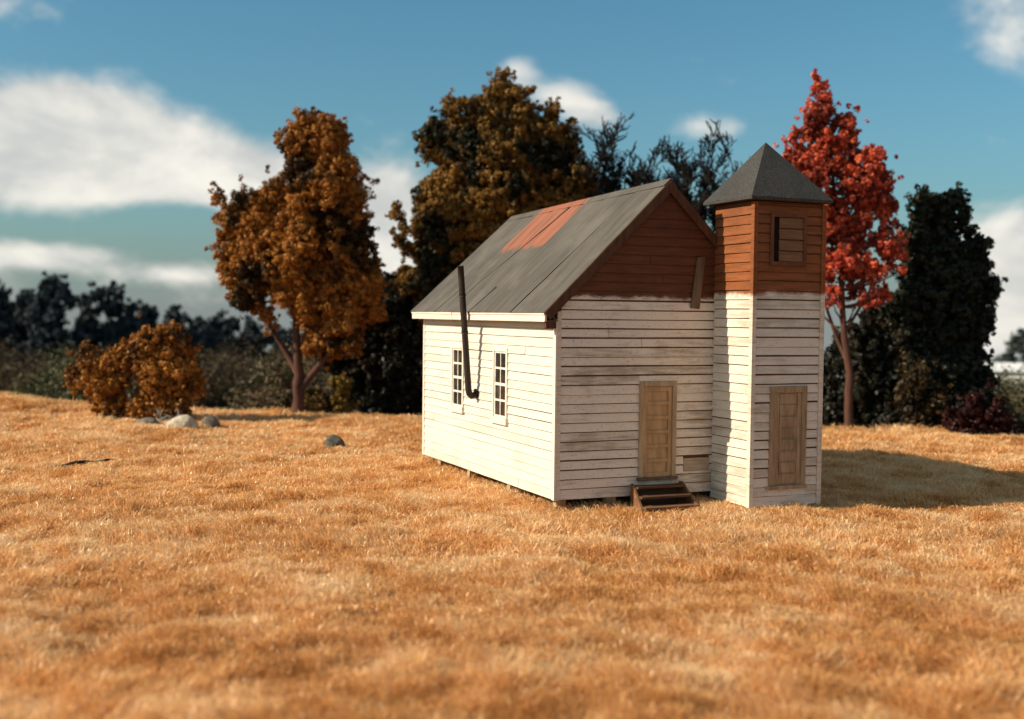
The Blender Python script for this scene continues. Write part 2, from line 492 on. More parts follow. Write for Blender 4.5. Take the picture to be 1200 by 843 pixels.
def boards(mb, fn, z0, z1, s_lo, s_hi, holes=(), pitch=PITCH_B, tb=0.034, tt=0.010, gap=0.027, breaks=0.35):
    """lapped clapboards; fn(s, d, z) maps along-wall, outward, height to the church frame"""
    z = z0; course = 0; gap0 = gap
    while z < z1 - 0.02:
        zt = min(z + pitch, z1)
        lo, hi = s_lo(z), s_hi(z); lo2, hi2 = s_lo(zt), s_hi(zt)
        spans = [(lo, hi, lo2, hi2, z, zt)]
        for (a, b, c, d) in holes:
            if c < zt - 0.004 and d > z + 0.004:
                ns = []
                for (p, q, p2, q2, za, zc) in spans:
                    if b <= p or a >= q: ns.append((p, q, p2, q2, za, zc)); continue
                    if a > p: ns.append((p, a, p2, a, za, zc))
                    if b < q: ns.append((b, q, b, q2, za, zc))
                    aa, bb = max(a, p), min(b, q)
                    if c > za + 0.03: ns.append((aa, bb, aa, bb, za, c))
                    if d < zc - 0.03: ns.append((aa, bb, aa, bb, d - gap, zc))
                spans = ns
        cut = []
        for sp_ in spans:
            if sp_[1] - sp_[0] > 2.2 and random.random() < breaks:
                c = random.uniform(sp_[0] + 0.7, sp_[1] - 0.7)
                cut += [(sp_[0], c - 0.006, sp_[2], c - 0.006, sp_[4], sp_[5]), (c + 0.006, sp_[1], c + 0.006, sp_[3], sp_[4], sp_[5])]
            else: cut.append(sp_)
        for (p, q, p2, q2, z_lo, z_hi) in cut:
            if q - p < 0.03: continue
            n = max(1, int((q - p) / 0.45))
            dz0 = random.uniform(-0.003, 0.003); tj = random.uniform(-0.004, 0.004)
            base = len(mb.v)
            ph = random.uniform(0, 6)
            for i in range(n + 1):
                t = i / n
                sb = p + (q - p) * t; st = p2 + (q2 - p2) * t
                w = math.sin(ph + sb * 1.3) * 0.003 + random.uniform(-0.0025, 0.0025)
                zb_ = z_lo + (gap if course else 0.0) + dz0 + w
                tbb = tb + tj + random.uniform(-0.003, 0.003)
                mb.v += [fn(sb, tbb, zb_), fn(sb, 0.001, zb_), fn(st, 0.001, z_hi - 0.001), fn(st, tt, z_hi - 0.001)]
            for i in range(n):
                a = base + i * 4; b = a + 4
                for j in range(4):
                    j2 = (j + 1) % 4
                    mb.f.append((a + j, a + j2, b + j2, b + j)); mb.m.append(0); mb.sm.append(False)
            mb.f.append((base + 3, base + 2, base + 1, base)); mb.m.append(0); mb.sm.append(False)
            e = base + n * 4
            mb.f.append((e, e + 1, e + 2, e + 3)); mb.m.append(0); mb.sm.append(False)
        z += pitch; course += 1; gap = gap0 * random.choice((0.35, 0.7, 0.9, 1.0, 1.1, 1.25))


WINS = [(5.04, 5.70, 1.74, 3.12), (2.42, 3.08, 1.70, 3.14)]
TR = 0.075
# --- long wall on the sunlit side (x = 0, outward -x)
mb = MB()
boards(mb, lambda s, d, z: (-d, s, z), ZB, 3.92, lambda z: 0.085, lambda z: LV - 0.07, gap=0.017,
       holes=[(a - TR, b + TR, c - 0.16, d + TR) for (a, b, c, d) in WINS])
mb.box(0.0, 0.10, 0.0, LV, ZB, 3.96, 1)
w = mb.build('wall', [m_white, m_core], church)
w['label'] = 'sunlit white clapboard long wall with two narrow windows'

# --- gable wall (y = 0, outward -y)
DOOR = (1.86, 2.735, 0.60, 2.62)
mb = MB()
rl = lambda z: max(0.085, (z - (Z_EAVE + OV_E * SL) + 0.13) / SL)
rh = lambda z: min(WU - 0.085, WU - (z - (Z_EAVE + OV_E * SL) + 0.13) / SL)
boards(mb, lambda s, d, z: (s, -d, z), ZB, 6.45, rl, rh, holes=[DOOR, (2.93, 3.57, 0.74, 1.02), (TU0, TU1, 0, 9)], breaks=0.3)
zr0 = Z_EAVE + OV_E * SL - 0.09
mb.poly([(0, 0, ZB), (WU, 0, ZB), (WU, 0, zr0), (APEX_U, 0, Z_RIDGE - 0.09), (0, 0, zr0)], 1)
w = mb.build('wall', [m_front, m_core], church)
w['label'] = 'shaded front gable wall, worn white below and bare brown boards above'
# --- far long wall and rear gable
mb = MB()
boards(mb, lambda s, d, z: (WU + d, s, z), ZB, 3.92, lambda z: 0.02, lambda z: LV - 0.02)
mb.box(WU - 0.1, WU, 0.01, LV, ZB, 3.96, 1)
mb.build('wall', [m_white, m_core], church)
mb = MB()
boards(mb, lambda s, d, z: (s, LV + d, z), ZB, 6.2, lambda z: rl(z + 0.22), lambda z: rh(z + 0.22))
mb.poly([(WU, LV, ZB), (0, LV, ZB), (0, LV, zr0 - 0.04), (APEX_U, LV, Z_RIDGE - 0.30), (WU, LV, zr0 - 0.04)], 1)
mb.build('wall', [m_front, m_core], church)
mb = MB(); mb.box(0.1, WU - 0.1, 0.05, LV - 0.05, ZB + 0.005, ZB + 0.1, 0)
mb.build('floor_frame', m_core, church)

# corner boards
mb = MB(); mb.box(-0.040, 0.0, -0.040, 0.078, ZB - 0.01, 3.86, 0, 0.003)
mb.box(0.001, 0.085, -0.0405, 0.0, ZB - 0.01, 4.02, 1, 0.003)
mb.build('corner_board', [m_trim, m_trim_grey], church)
mb = MB(); mb.box(-0.040, 0.0, LV - 0.075, LV + 0.04, ZB - 0.01, 3.86, 0, 0.003)
mb.build('corner_board', [m_trim, m_trim_grey], church)
mb = MB(); mb.box(-0.045, -0.012, 4.52, 4.545, 0.62, 1.95, 0, 0.003)

# --- roof: strips of sheet over a dark deck
roof_mb = MB()
y0, y1 = -OV_G, LV + OV_G + 0.06
TH = 0.05
nl = Vector((-SL, 0, 1)).normalized()


def slope_pt(side, s, y, h=0.0):
    """s = 0 at the eave .. 1 at the ridge, h above the deck"""
    u = -OV_E + s * (APEX_U + OV_E); z = Z_EAVE + s * (Z_RIDGE - Z_EAVE)
    u += nl.x * h; z += nl.z * h
    z -= 0.17 * s * max(0.0, y) / LV          # the ridge sinks towards the back
    if side: u = WU - u
    return (u, y, z)


def roof_strip(side, ya, yb, ya2, yb2, h0, h1, sag=0.0):
    n = 8
    base = len(roof_mb.v)
    for i in range(n + 1):
        s = i / n
        a = ya + (ya2 - ya) * s + random.uniform(-0.006, 0.006); b = yb + (yb2 - yb) * s + random.uniform(-0.006, 0.006)
        e = random.uniform(-0.004, 0.004)
        for (yy_, hh) in ((a, h0 + e), (b, h1 + e), (b, h1 - 0.03), (a, h0 - 0.03)):
            q = slope_pt(side, s * 1.0 + (-0.006 if i == 0 else 0), yy_, hh)
            roof_mb.v.append(q)
    for i in range(n):
        a = base + i * 4; b = a + 4
        for j in range(4):
            j2 = (j + 1) % 4
            roof_mb.f.append((a + j, a + j2, b + j2, b + j)); roof_mb.m.append(0 if j == 0 else 1); roof_mb.sm.append(False)
    roof_mb.f.append((base, base + 1, base + 2, base + 3)); roof_mb.m.append(0); roof_mb.sm.append(False)
    e = base + n * 4
    roof_mb.f.append((e + 3, e + 2, e + 1, e)); roof_mb.m.append(0); roof_mb.sm.append(False)


# seams run a little askew: place at the eave, place at the ridge, gap at the eave, gap at the ridge
SEAMS = [(y0, y0, 0, 0), (1.60, 1.14, 0.135, 0.075), (2.85, 2.45, 0.050, 0.004), (3.98, 3.39, 0.125, 0.004), (5.54, 4.22, 0.060, 0.150), (6.30, 5.05, 0.150, 0.030), (7.0, 6.2, 0.070, 0.020), (y1, y1, 0, 0)]
for side in (0, 1):
    p = [slope_pt(side, 0, y0 + 0.02, -0.035), slope_pt(side, 0, y1 - 0.02, -0.035), slope_pt(side, 1, y1 - 0.02, -0.035), slope_pt(side, 1, y0 + 0.02, -0.035)]
    q = [slope_pt(side, 0, y0 + 0.02, -0.004), slope_pt(side, 0, y1 - 0.02, -0.004), slope_pt(side, 1, y1 - 0.02, -0.004), slope_pt(side, 1, y0 + 0.02, -0.004)]
    roof_mb.hexa(p + q, 1)
    for i in range(len(SEAMS) - 1):
        a, b = SEAMS[i], SEAMS[i + 1]
        roof_strip(side, a[0], b[0] - b[2], a[1], b[1] - b[3], 0.018 + random.uniform(0, 0.006), 0.030 + random.uniform(0, 0.014))
# ridge cap
for side in (0, 1):
    roof_mb.hexa([slope_pt(side, 0.955, y0, 0.036), slope_pt(side, 0.955, y1, 0.036), slope_pt(side, 1.012, y1, 0.036), slope_pt(side, 1.012, y0, 0.036),
                  slope_pt(side, 0.955, y0, 0.044), slope_pt(side, 0.955, y1, 0.044), slope_pt(side, 1.012, y1, 0.044), slope_pt(side, 1.012, y0, 0.044)], 0)
roof_o = roof_mb.build('roof', [m_roof, plain_mat('black_roof_deck', (0.016, 0.013, 0.011), 0.95, 0.1)], church)
roof_o['label'] = 'grey sheet roof with dark seams and a rust-red patch below the ridge'
# fascia at the eaves
for side in (0, 1):
    mb = MB()
    sx = (lambda u: u) if side == 0 else (lambda u: WU - u)
    for (ya, yb) in ((y0 + 0.005, 5.02), (5.045, y1 - 0.02)):
        xa, xb = sorted((sx(-OV_E - 0.012), sx(-OV_E + 0.03)))
        mb.box(xa, xb, ya, yb, Z_EAVE - 0.175, Z_EAVE - 0.047, 0, 0.003)
        xa, xb = sorted((sx(-OV_E - 0.030), sx(-OV_E + 0.028)))
        mb.box(xa, xb, ya, yb, Z_EAVE - 0.044, Z_EAVE - 0.006, 0, 0.003)
    xa, xb = sorted((sx(-OV_E + 0.032), sx(-0.002)))
    mb.box(xa, xb, y0 + 0.03, y1 - 0.03, Z_EAVE - 0.16, Z_EAVE - 0.14, 1)      # soffit
    xa, xb = sorted((sx(-OV_E + 0.034), sx(-0.045)))
    mb.box(xa, xb, y0 + 0.03, 0.06, Z_EAVE - 0.30, Z_EAVE - 0.165, 1)      # cornice return
    mb.build('fascia', [m_trim, m_brown], roof_o, 0.004)
# barge boards at both gables
for yy_, sgn in ((y0, -1), (y1, 1)):
    for side in (0, 1):
        mb = MB()
        ya, yb = sorted((yy_, yy_ + sgn * 0.025))
        pts = []
        for (s_, h_) in ((-0.004, -0.165), (1.0, -0.165), (1.0, 0.012), (-0.004, 0.012)):
            q = slope_pt(side, s_, 0, h_)
            if s_ == 1.0: q = (APEX_U, 0, (Z_RIDGE - (0.17 if sgn > 0 else 0) + h_ / nl.z))
            pts.append(q)
        mb.hexa([(q[0], ya, q[2]) for q in pts] + [(q[0], yb, q[2]) for q in pts])
        mb.build('barge_board', m_brown, roof_o)

# --- windows on the long wall
for (a, b, c, d) in WINS:
    win = empty('window', (0, 0, 0)); win.parent = church
    mb = MB()
    xo = -0.052
    mb.box(xo, -0.001, a - TR, a, c, d + TR, 0, 0.002); mb.box(xo, -0.001, b, b + TR, c, d + TR, 0, 0.002)
    mb.box(xo - 0.003, -0.001, a, b, d, d + TR, 0, 0.002)
    mb.build('frame', m_trim, win, 0.004)
    mb = MB()
    xs0, xs1 = -0.030, -0.012
    f_ = 0.05
    mb.box(xs0, xs1, a + 0.001, a + f_, c, d); mb.box(xs0, xs1, b - f_, b - 0.001, c, d)
    for i in range(5):
        zc = c + 0.02 + (d - c - 0.04) * i / 4
        hw = 0.022 if i != 2 else 0.03
        mb.box(xs0 - 0.002, xs1 + 0.002, a + f_, b - f_, zc - hw, zc + hw)
    mb.box(xs0 + 0.003, xs1, (a + b) / 2 - 0.016, (a + b) / 2 + 0.016, c, d)
    mb.build('sash', m_sash, win)
    mb = MB(); mb.box(-0.010, -0.004, a, b, c, d); mb.build('pane', m_glass, win)
    mb = MB(); mb.box(-0.085, -0.001, a - 0.11, b + 0.11, c - 0.15, c - 0.002, 0, 0.004); mb.build('sill', m_trim, win, 0.005)

# --- front door
a, b, c, d = DOOR
door = empty('door'); door.parent = church
door['label'] = 'tan panelled front door above the wooden steps'
mb = MB()
mb.box(a, a + 0.105, -0.055, 0, c + 0.06, d, 0, 0.003); mb.box(b - 0.10, b, -0.055, 0, c + 0.06, d, 0, 0.003)
mb.box(a + 0.105, b - 0.10, -0.058, 0, d - 0.105, d - 0.002, 0, 0.003)
mb.build('frame', m_tan, door, 0.005)
mb = MB()
da, db = a + 0.108, b - 0.103
mb.box(da, db, -0.004, 0, c + 0.06, d - 0.107)
for x_ in ((da, da + 0.085), (db - 0.085, db)):
    mb.box(x_[0], x_[1], -0.036, -0.003, c + 0.062, d - 0.11)
nr = 6
for i in range(nr + 1):
    zc = c + 0.10 + (d - 0.16 - c - 0.10) * i / nr
    hw = 0.048 if i in (0, nr) else 0.034
    mb.box(da + 0.086, db - 0.086, -0.034, -0.003, zc - hw, zc + hw)
mb.build('door_leaf', wood_mat('orange_tan_door_wood', (0.50, 0.320, 0.165), (0.33, 0.200, 0.100), (5, 5, 0.8)), door, 0.004)
mb = MB(); mb.box(a - 0.03, b + 0.03, -0.10, 0, c - 0.005, c + 0.055, 0, 0.004)
mb.build('threshold', m_grey_wood, door, 0.005)

# --- patch board and loose board on the gable wall
mb = MB(); mb.box(2.94, 3.56, -0.026, 0, 0.75, 1.01, 0, 0.004)
p = mb.build('patch_board', wood_mat('bare_patch_wood', (0.47, 0.37, 0.275), (0.30, 0.22, 0.16), (1, 1, 9)), church)
mb = MB()
mb.hexa([(3.02, -0.040, 4.12), (3.24, -0.040, 4.10), (3.24, -0.062, 4.10), (3.02, -0.062, 4.12)][::-1] +
        [(3.17, -0.040, 5.16), (3.36, -0.040, 5.19), (3.36, -0.064, 5.19), (3.17, -0.064, 5.16)][::-1])
p = mb.build('loose_board', m_grey_wood, church)
p['label'] = 'grey board nailed aslant across the brown gable beside the tower'

# --- stovepipe
mb = MB()
pts = [(-0.002, 4.13, 2.12), (-0.09, 4.13, 2.09), (-0.16, 4.11, 2.07), (-0.22, 4.10, 2.12), (-0.245, 4.10, 2.22), (-0.262, 4.09, 2.40)]
for i in range(1, 10):
    t = i / 9
    pts.append((-0.262 - 0.30 * t, 4.09 - 0.24 * t, 2.40 + 2.62 * t))
mb.tube(pts, [0.075] * 6 + [0.072] * 9, 14)
for t in (0.36, 0.72):
    q = Vector(pts[6]) .lerp(Vector(pts[-1]), t); dd = (Vector(pts[-1]) - Vector(pts[6])).normalized()
    mb.tube([q - dd * 0.03, q + dd * 0.03], [0.080, 0.080], 14)
mb.tube([(-0.001 - 0.033, 4.13, 2.12), (-0.055, 4.13, 2.115)], [0.125, 0.12], 14)
pipe = mb.build('stovepipe', m_pipe, church)
pipe['label'] = 'black rusty stovepipe bending out of the long wall and up past the eave'

# --- foundation blocks
for (bx_, by_) in ((0.16, 0.34), (0.05, 2.45), (0.03, 4.75), (0.05, 6.85), (1.2, 0.16), (4.7, 4.0), (4.7, 7.4)):
    mb = MB(); mb.box(bx_, bx_ + 0.22, by_ - 0.085, by_ + 0.085, -0.25, ZB - 0.004, 0, 0.012)
    mb.build('foundation_block', m_block, church, 0.01)

# --- tower
mb = MB()
TM = (TU0 + TU1) / 2
tower = empty('tower'); tower.parent = church
TDOOR = (4.05, 4.95, 0.52, 2.57)
LOUV = (3.98, 4.86, 4.98, 6.02)
boards(mb, lambda s, d, z: (s, -TD - d, z), TZ0, TZ1 - 0.03, lambda z: TU0 + 0.055, lambda z: TU1 - 0.075,
       holes=[TDOOR, LOUV], breaks=0.0)
boards(mb, lambda s, d, z: (TU0 - d, s, z), TZ0, TZ1 - 0.03, lambda z: -TD + 0.07, lambda z: -0.03, breaks=0.0, gap=0.017)
boards(mb, lambda s, d, z: (TU1 + d, s, z), TZ0, TZ1 - 0.03, lambda z: -TD + 0.01, lambda z: -0.0, breaks=0.0)
boards(mb, lambda s, d, z: (s, 0.002 + d, z), 3.9, TZ1 - 0.03, lambda z: TU0 + 0.01, lambda z: TU1 - 0.01, breaks=0.0)
mb.box(TU0, TU1, -TD, 0.002, TZ0 + 0.004, TZ1, 1)
tower_wall = mb.build('tower_wall', [m_tower, m_core], tower)
for (x0_, x1_, y0_, y1_) in ((TU0 - 0.040, TU0, -TD - 0.040, -TD + 0.065),):
    mb = MB()
    mb.box(x0_, x1_, y0_, y1_, TZ0 - 0.02, TZ1 - 0.02, 0, 0.003)
    mb.box(TU0 + 0.001, TU0 + 0.05, -TD - 0.041, -TD, TZ0 - 0.02, TZ1 - 0.02, 0, 0.003)
    mb.build('corner_board', m_tower, tower)
mb = MB()
mb.box(TU1 - 0.07, TU1 - 0.0, -TD - 0.042, -TD, TZ0 - 0.02, TZ1 - 0.02, 0, 0.003)
mb.box(TU1 + 0.001, TU1 + 0.036, -TD - 0.042, -TD + 0.06, TZ0 - 0.02, TZ1 - 0.02, 0, 0.003)
mb.build('corner_board', m_tower, tower)
# tower roof: hipped pyramid with a thick ragged edge
mb = MB()
ov = 0.165
ex0, ex1, ey0, ey1 = TU0 - ov - 0.035, TU1 + ov - 0.075, -TD - ov, 0.0 + ov
AP = (TM - 0.12, -TD / 2, 7.52)
ZE = TZ1 + 0.02
cs = [(ex0, ey0), (ex1, ey0), (ex1, ey1), (ex0, ey1)]
for i in range(4):
    A = Vector((*cs[i], ZE + 0.055)); Bv = Vector((*cs[(i + 1) % 4], ZE + 0.055)); P = Vector(AP)
    N = 10
    rows = []
    for r_ in range(N + 1):
        t = r_ / N
        l_, q_ = A.lerp(P, t), Bv.lerp(P, t)
        m_ = max(1, N - r_)
        lift = (0.016 if (r_ % 1 == 0 and 0 < r_ < N) else 0)
        rows.append([l_.lerp(q_, j / m_) + Vector((0, 0, random.uniform(-0.006, 0.006) if 0 < j < m_ else 0)) for j in range(m_ + 1)])
    base = len(mb.v); off = []
    for row in rows:
        off.append(len(mb.v)); mb.v += [tuple(p_) for p_ in row]
    for r_ in range(N):
        a_, b_ = off[r_], off[r_ + 1]
        n0, n1_ = len(rows[r_]), len(rows[r_ + 1])
        for j in range(n0 - 1):
            if r_ == N - 1:
                mb.f.append((a_ + j, a_ + j + 1, b_)); mb.m.append(0); mb.sm.append(False); continue
            if j < n1_:
                mb.f.append((a_ + j, a_ + j + 1, b_ + min(j, n1_ - 1))); mb.m.append(0); mb.sm.append(False)
            if j + 1 < n1_:
                mb.f.append((a_ + j + 1, b_ + j + 1, b_ + j)); mb.m.append(0); mb.sm.append(False)
    A2 = A - Vector((0, 0, 0.055)); B2 = Bv - Vector((0, 0, 0.055))
    mb.poly([A2, B2, Bv, A], 0)
mb.poly([(*c_, ZE) for c_ in reversed(cs)], 1)
mb.build('tower_roof', [m_shingle, m_core], tower)
# tower door: boarded up
a, b, c, d = TDOOR
yf = -TD
mb = MB()
mb.box(a, a + 0.12, yf - 0.052, yf, c + 0.05, d, 0, 0.004); mb.box(b - 0.12, b, yf - 0.052, yf, c + 0.05, d, 0, 0.004)
mb.box(a + 0.122, b - 0.122, yf - 0.050, yf, d - 0.13, d, 0, 0.003)
mb.box(a - 0.06, b + 0.03, yf - 0.075, yf, c - 0.02, c + 0.048, 0, 0.004)
zc = c + 0.052
mb.box(a + 0.12, b - 0.12, yf - 0.012, yf, c + 0.05, d - 0.13)
for x_ in ((a + 0.125, a + 0.235), (b - 0.225, b - 0.123)):
    mb.box(x_[0], x_[1], yf - 0.030, yf - 0.011, c + 0.052, d - 0.132, 0, 0.002)
for i in range(8):
    z0_ = c + 0.055 + i * (d - c - 0.20) / 8
    hh = (d - c - 0.20) / 8
    mb.box(a + 0.24 + random.uniform(0, 0.02), b - 0.23 - random.uniform(0, 0.03), yf - 0.026 - random.uniform(0, 0.012), yf - 0.010, z0_ + random.uniform(0.014, 0.034), z0_ + hh - random.uniform(0, 0.02), 0, 0.006)
td = mb.build('door', m_tan2, tower, 0.004)
td['label'] = 'boarded-up brown door on the tower'
# louvred opening
a, b, c, d = LOUV
mb = MB()
fm = 0.075
mb.box(a, a + fm, yf - 0.055, yf, c, d); mb.box(b - fm, b, yf - 0.050, yf, c, d)
mb.box(a + fm, b - fm, yf - 0.052, yf, d - fm, d); mb.box(a + fm, b - fm, yf - 0.055, yf, c, c + fm)
mb.box(a + fm, a + fm + 0.15, yf - 0.006, yf - 0.001, c + fm, d - fm, 2)  # near-black strip, the shade of a deep opening put into colour
for i in range(4):
    zz0 = c + fm + 0.01 + i * (d - c - 2 * fm) / 4
    zz1 = zz0 + (d - c - 2 * fm) / 4 - 0.028
    x0_, x1_ = a + fm + 0.15, b - fm
    mb.hexa([(x0_, yf - 0.036, zz0), (x1_, yf - 0.036, zz0), (x1_, yf - 0.002, zz0), (x0_, yf - 0.002, zz0),
             (x0_, yf - 0.016, zz1), (x1_, yf - 0.016, zz1), (x1_, yf - 0.002, zz1), (x0_, yf - 0.002, zz1)], 1)
mb.build('louvre', [wood_mat('brown_louvre_frame', (0.17, 0.062, 0.027), (0.10, 0.040, 0.018), (5, 5, 1)), wood_mat('tan_louvre_wood', (0.23, 0.115, 0.055), (0.145, 0.072, 0.035), (1, 1, 8)), plain_mat('painted_opening_shade', (0.014, 0.010, 0.008), 0.95, 0.1)], tower)
for (bx_, by_) in ((TU0 + 0.05, -TD + 0.15), (TU1 - 0.3, -TD + 0.15)):
    mb = MB(); mb.box(bx_, bx_ + 0.22, by_, by_ + 0.22, -0.25, TZ0 - 0.001, 0, 0.01)
    mb.build('tower_footing', m_core, tower)

# --- wooden steps: rest on the ground against the wall
steps = empty('wooden_steps', (B0 + Matrix.Rotation(ROT, 3, 'Z') @ Vector((2.24, -0.1, 0))).to_tuple(), ROT)
tag(steps, 'short flight of dark weathered wooden steps below the front door', 'steps')
for sx in (-1, 1):
    mb = MB()
    xa, xb = (-0.60, -0.555) if sx < 0 else (0.52, 0.565)
    sp0 = -0.10 if sx < 0 else 0.06
    prof = [(-0.02, -0.12), (-0.66, -0.12), (-0.66, 0.13), (-0.12, 0.56), (-0.02, 0.56)]
    def px_(x, y): return x + (sp0 * (-y) / 0.66)
    n = len(prof)
    bq = len(mb.v)
    for x in (xa, xb):
        mb.v += [(px_(x, yy_), yy_, zz_) for (yy_, zz_) in prof]
    mb.f.append(tuple(bq + i for i in range(n))); mb.m.append(0); mb.sm.append(False)
    mb.f.append(tuple(bq + n + i for i in reversed(range(n)))); mb.m.append(0); mb.sm.append(False)
    for i in range(n):
        j = (i + 1) % n
        mb.f.append((bq + j, bq + i, bq + n + i, bq + n + j)); mb.m.append(0); mb.sm.append(False)
    mb.build('stringer', m_step_edge, steps)
for i, (yy_, zz_) in enumerate(((-0.16, 0.50), (-0.38, 0.33), (-0.60, 0.155))):
    mb = MB(); mb.box(-0.555 + (-0.1 * -yy_ / 0.66), 0.52 + 0.06 * (-yy_ / 0.66), yy_ - 0.13, yy_ + 0.12, zz_ - 0.02, zz_ + 0.02, 0, 0.004)
    mb.build('tread', m_step if i < 2 else m_step_edge, steps)
mb = MB(); mb.box(-0.65, 0.578, -0.70, -0.665, 0.02, 0.15, 0, 0.004); mb.build('riser', m_step_edge, steps)
mb = MB(); mb.box(-0.555, 0.52, -0.045, -0.02, 0.0, 0.48, 0, 0.004); mb.build('riser', m_step, steps)

# ------------------------------------------------------------------ foliage
def leaves(name, cen, tr, per, leaf, mat, parent=None, tone_spread=0.25, seed=1, flat=0.0, tone_c=None):
    g = np.random.default_rng(seed)
    n = len(cen)
    cnt = np.maximum(4, (1.35 * per * (tr / tr.mean()) ** 2).astype(int))
    idx = np.repeat(np.arange(n), cnt)
    N = len(idx)
    K = 9                                            # every tuft is a bunch of smaller sprays
    sd = g.normal(size=(n, K, 3)); sd /= np.linalg.norm(sd, axis=2)[..., None]
    sd *= (0.35 + 0.75 * g.random((n, K)))[..., None] * (0.65 + 0.7 * g.random((n, 1, 3)))
    sr = 0.22 + 0.30 * g.random((n, K))
    ki = g.integers(0, K, N)
    d = g.normal(size=(N, 3)); d /= np.linalg.norm(d, axis=1)[:, None]
    r = tr[idx] * sr[idx, ki] * g.random(N) ** 0.4
    off = sd[idx, ki] * tr[idx][:, None]
    p = cen[idx] + off + d * r[:, None]
    on = off / (np.linalg.norm(off, axis=1)[:, None] + 1e-6)
    nrm = d * 0.9 + on * 0.6 + g.normal(size=(N, 3)) * 0.42
    nrm /= np.linalg.norm(nrm, axis=1)[:, None]
    t = g.normal(size=(N, 3)); t -= nrm * np.sum(t * nrm, 1)[:, None]; t /= np.linalg.norm(t, axis=1)[:, None]
    b = np.cross(nrm, t)
    s = leaf * (0.55 + 0.9 * g.random(N))
    v = np.empty((N, 4, 3))
    bend = nrm * (s * 0.22)[:, None]
    v[:, 0] = p - t * s[:, None]
    v[:, 1] = p - b * (s * 0.55)[:, None] + bend
    v[:, 2] = p + t * s[:, None]
    v[:, 3] = p + b * (s * 0.55)[:, None] + bend
    tc_ = g.random(n) if tone_c is None else tone_c
    tone = np.clip(tc_[idx] * (1 - tone_spread) + g.random(N) * tone_spread * 1.2, 0, 1)
    q = np.arange(N * 4).reshape(N, 4)
    o = raw_mesh(name, v.reshape(-1, 3), quads=q, mat=mat, parent=parent, attr=np.repeat(tone, 4))
    return o


def blob_centres(blobs, base, Y, per_area, rmin, rmax, seed, shell=0.55, depth=0.85):
    """blobs = [(px, py, rx, ry[, dy])] in the photograph at depth Y; returns tuft centres in the tree's own frame"""
    g = np.random.default_rng(seed)
    C_, T_ = [], []
    for bl in blobs:
        px, py, rx, ry = bl[:4]
        dy = bl[4] if len(bl) > 4 else 0.0
        c = at(px, py, Y + dy)
        sc = (Y + dy) / FPX
        RXm, RZm = rx * sc, ry * sc
        RYm = depth * (RXm * 0.75 + RZm * 0.25)
        area = 4 * math.pi * ((RXm * RZm) ** 1.6 / 3 + (RXm * RYm) ** 1.6 / 3 + (RYm * RZm) ** 1.6 / 3) ** (1 / 1.6)
        ext = np.array([RXm, RYm, RZm]); mn = min(RXm, RZm)
        # heavy boughs, each carrying its own tufts, with dark gaps between them
        nl = max(2, int(area * per_area * 0.20))
        d = g.normal(size=(nl, 3)); d /= np.linalg.norm(d, axis=1)[:, None]
        R_l = np.minimum((0.9 + 1.5 * g.random(nl)) * rmax, 0.62 * mn + 0.03)
        lc = d * np.maximum(0.03, ext[None, :] - R_l[:, None] * 0.8) * (0.72 + 0.33 * g.random(nl))[:, None]
        nt_ = np.maximum(3, (8.5 * (R_l / max(rmax, 0.05)) ** 1.6 * per_area / 3.2).astype(int))
        li = np.repeat(np.arange(nl), nt_)
        d2 = g.normal(size=(len(li), 3)); d2 /= np.linalg.norm(d2, axis=1)[:, None]
        p1 = lc[li] + d2 * R_l[li][:, None] * (0.55 + 0.5 * g.random(len(li)))[:, None] * np.array([0.9, 0.9, 1.25])
        # thinner fill inside the crown
        nf = max(2, int(area * per_area * 0.36))
        d3 = g.normal(size=(nf, 3)); d3 /= np.linalg.norm(d3, axis=1)[:, None]
        p2 = d3 * ext[None, :] * (min(shell, 0.5) + 0.35 * g.random(nf))[:, None] * 0.9
        # stray sprays that break the outline
        no = max(2, int(area * per_area * 0.22))
        d4 = g.normal(size=(no, 3)); d4 /= np.linalg.norm(d4, axis=1)[:, None]
        p3 = d4 * (ext[None, :] + 0.22 * g.random(no)[:, None] * min(1.0, mn * 2)) * (1.0 + 0.12 * g.random(no))[:, None]
        p = np.concatenate([p1, p2, p3])
        n = len(p)
        tr = rmin + (rmax - rmin) * 0.8 * g.random(n) ** 1.6
        tr[len(p1) + len(p2):] = rmin * (0.45 + 0.45 * g.random(no))
        tr = np.minimum(tr, 0.6 * mn + 0.03)
        C_.append(p + np.array([c.x - base.x, c.y - base.y, c.z - base.z])); T_.append(tr)
    return np.concatenate(C_), np.concatenate(T_)


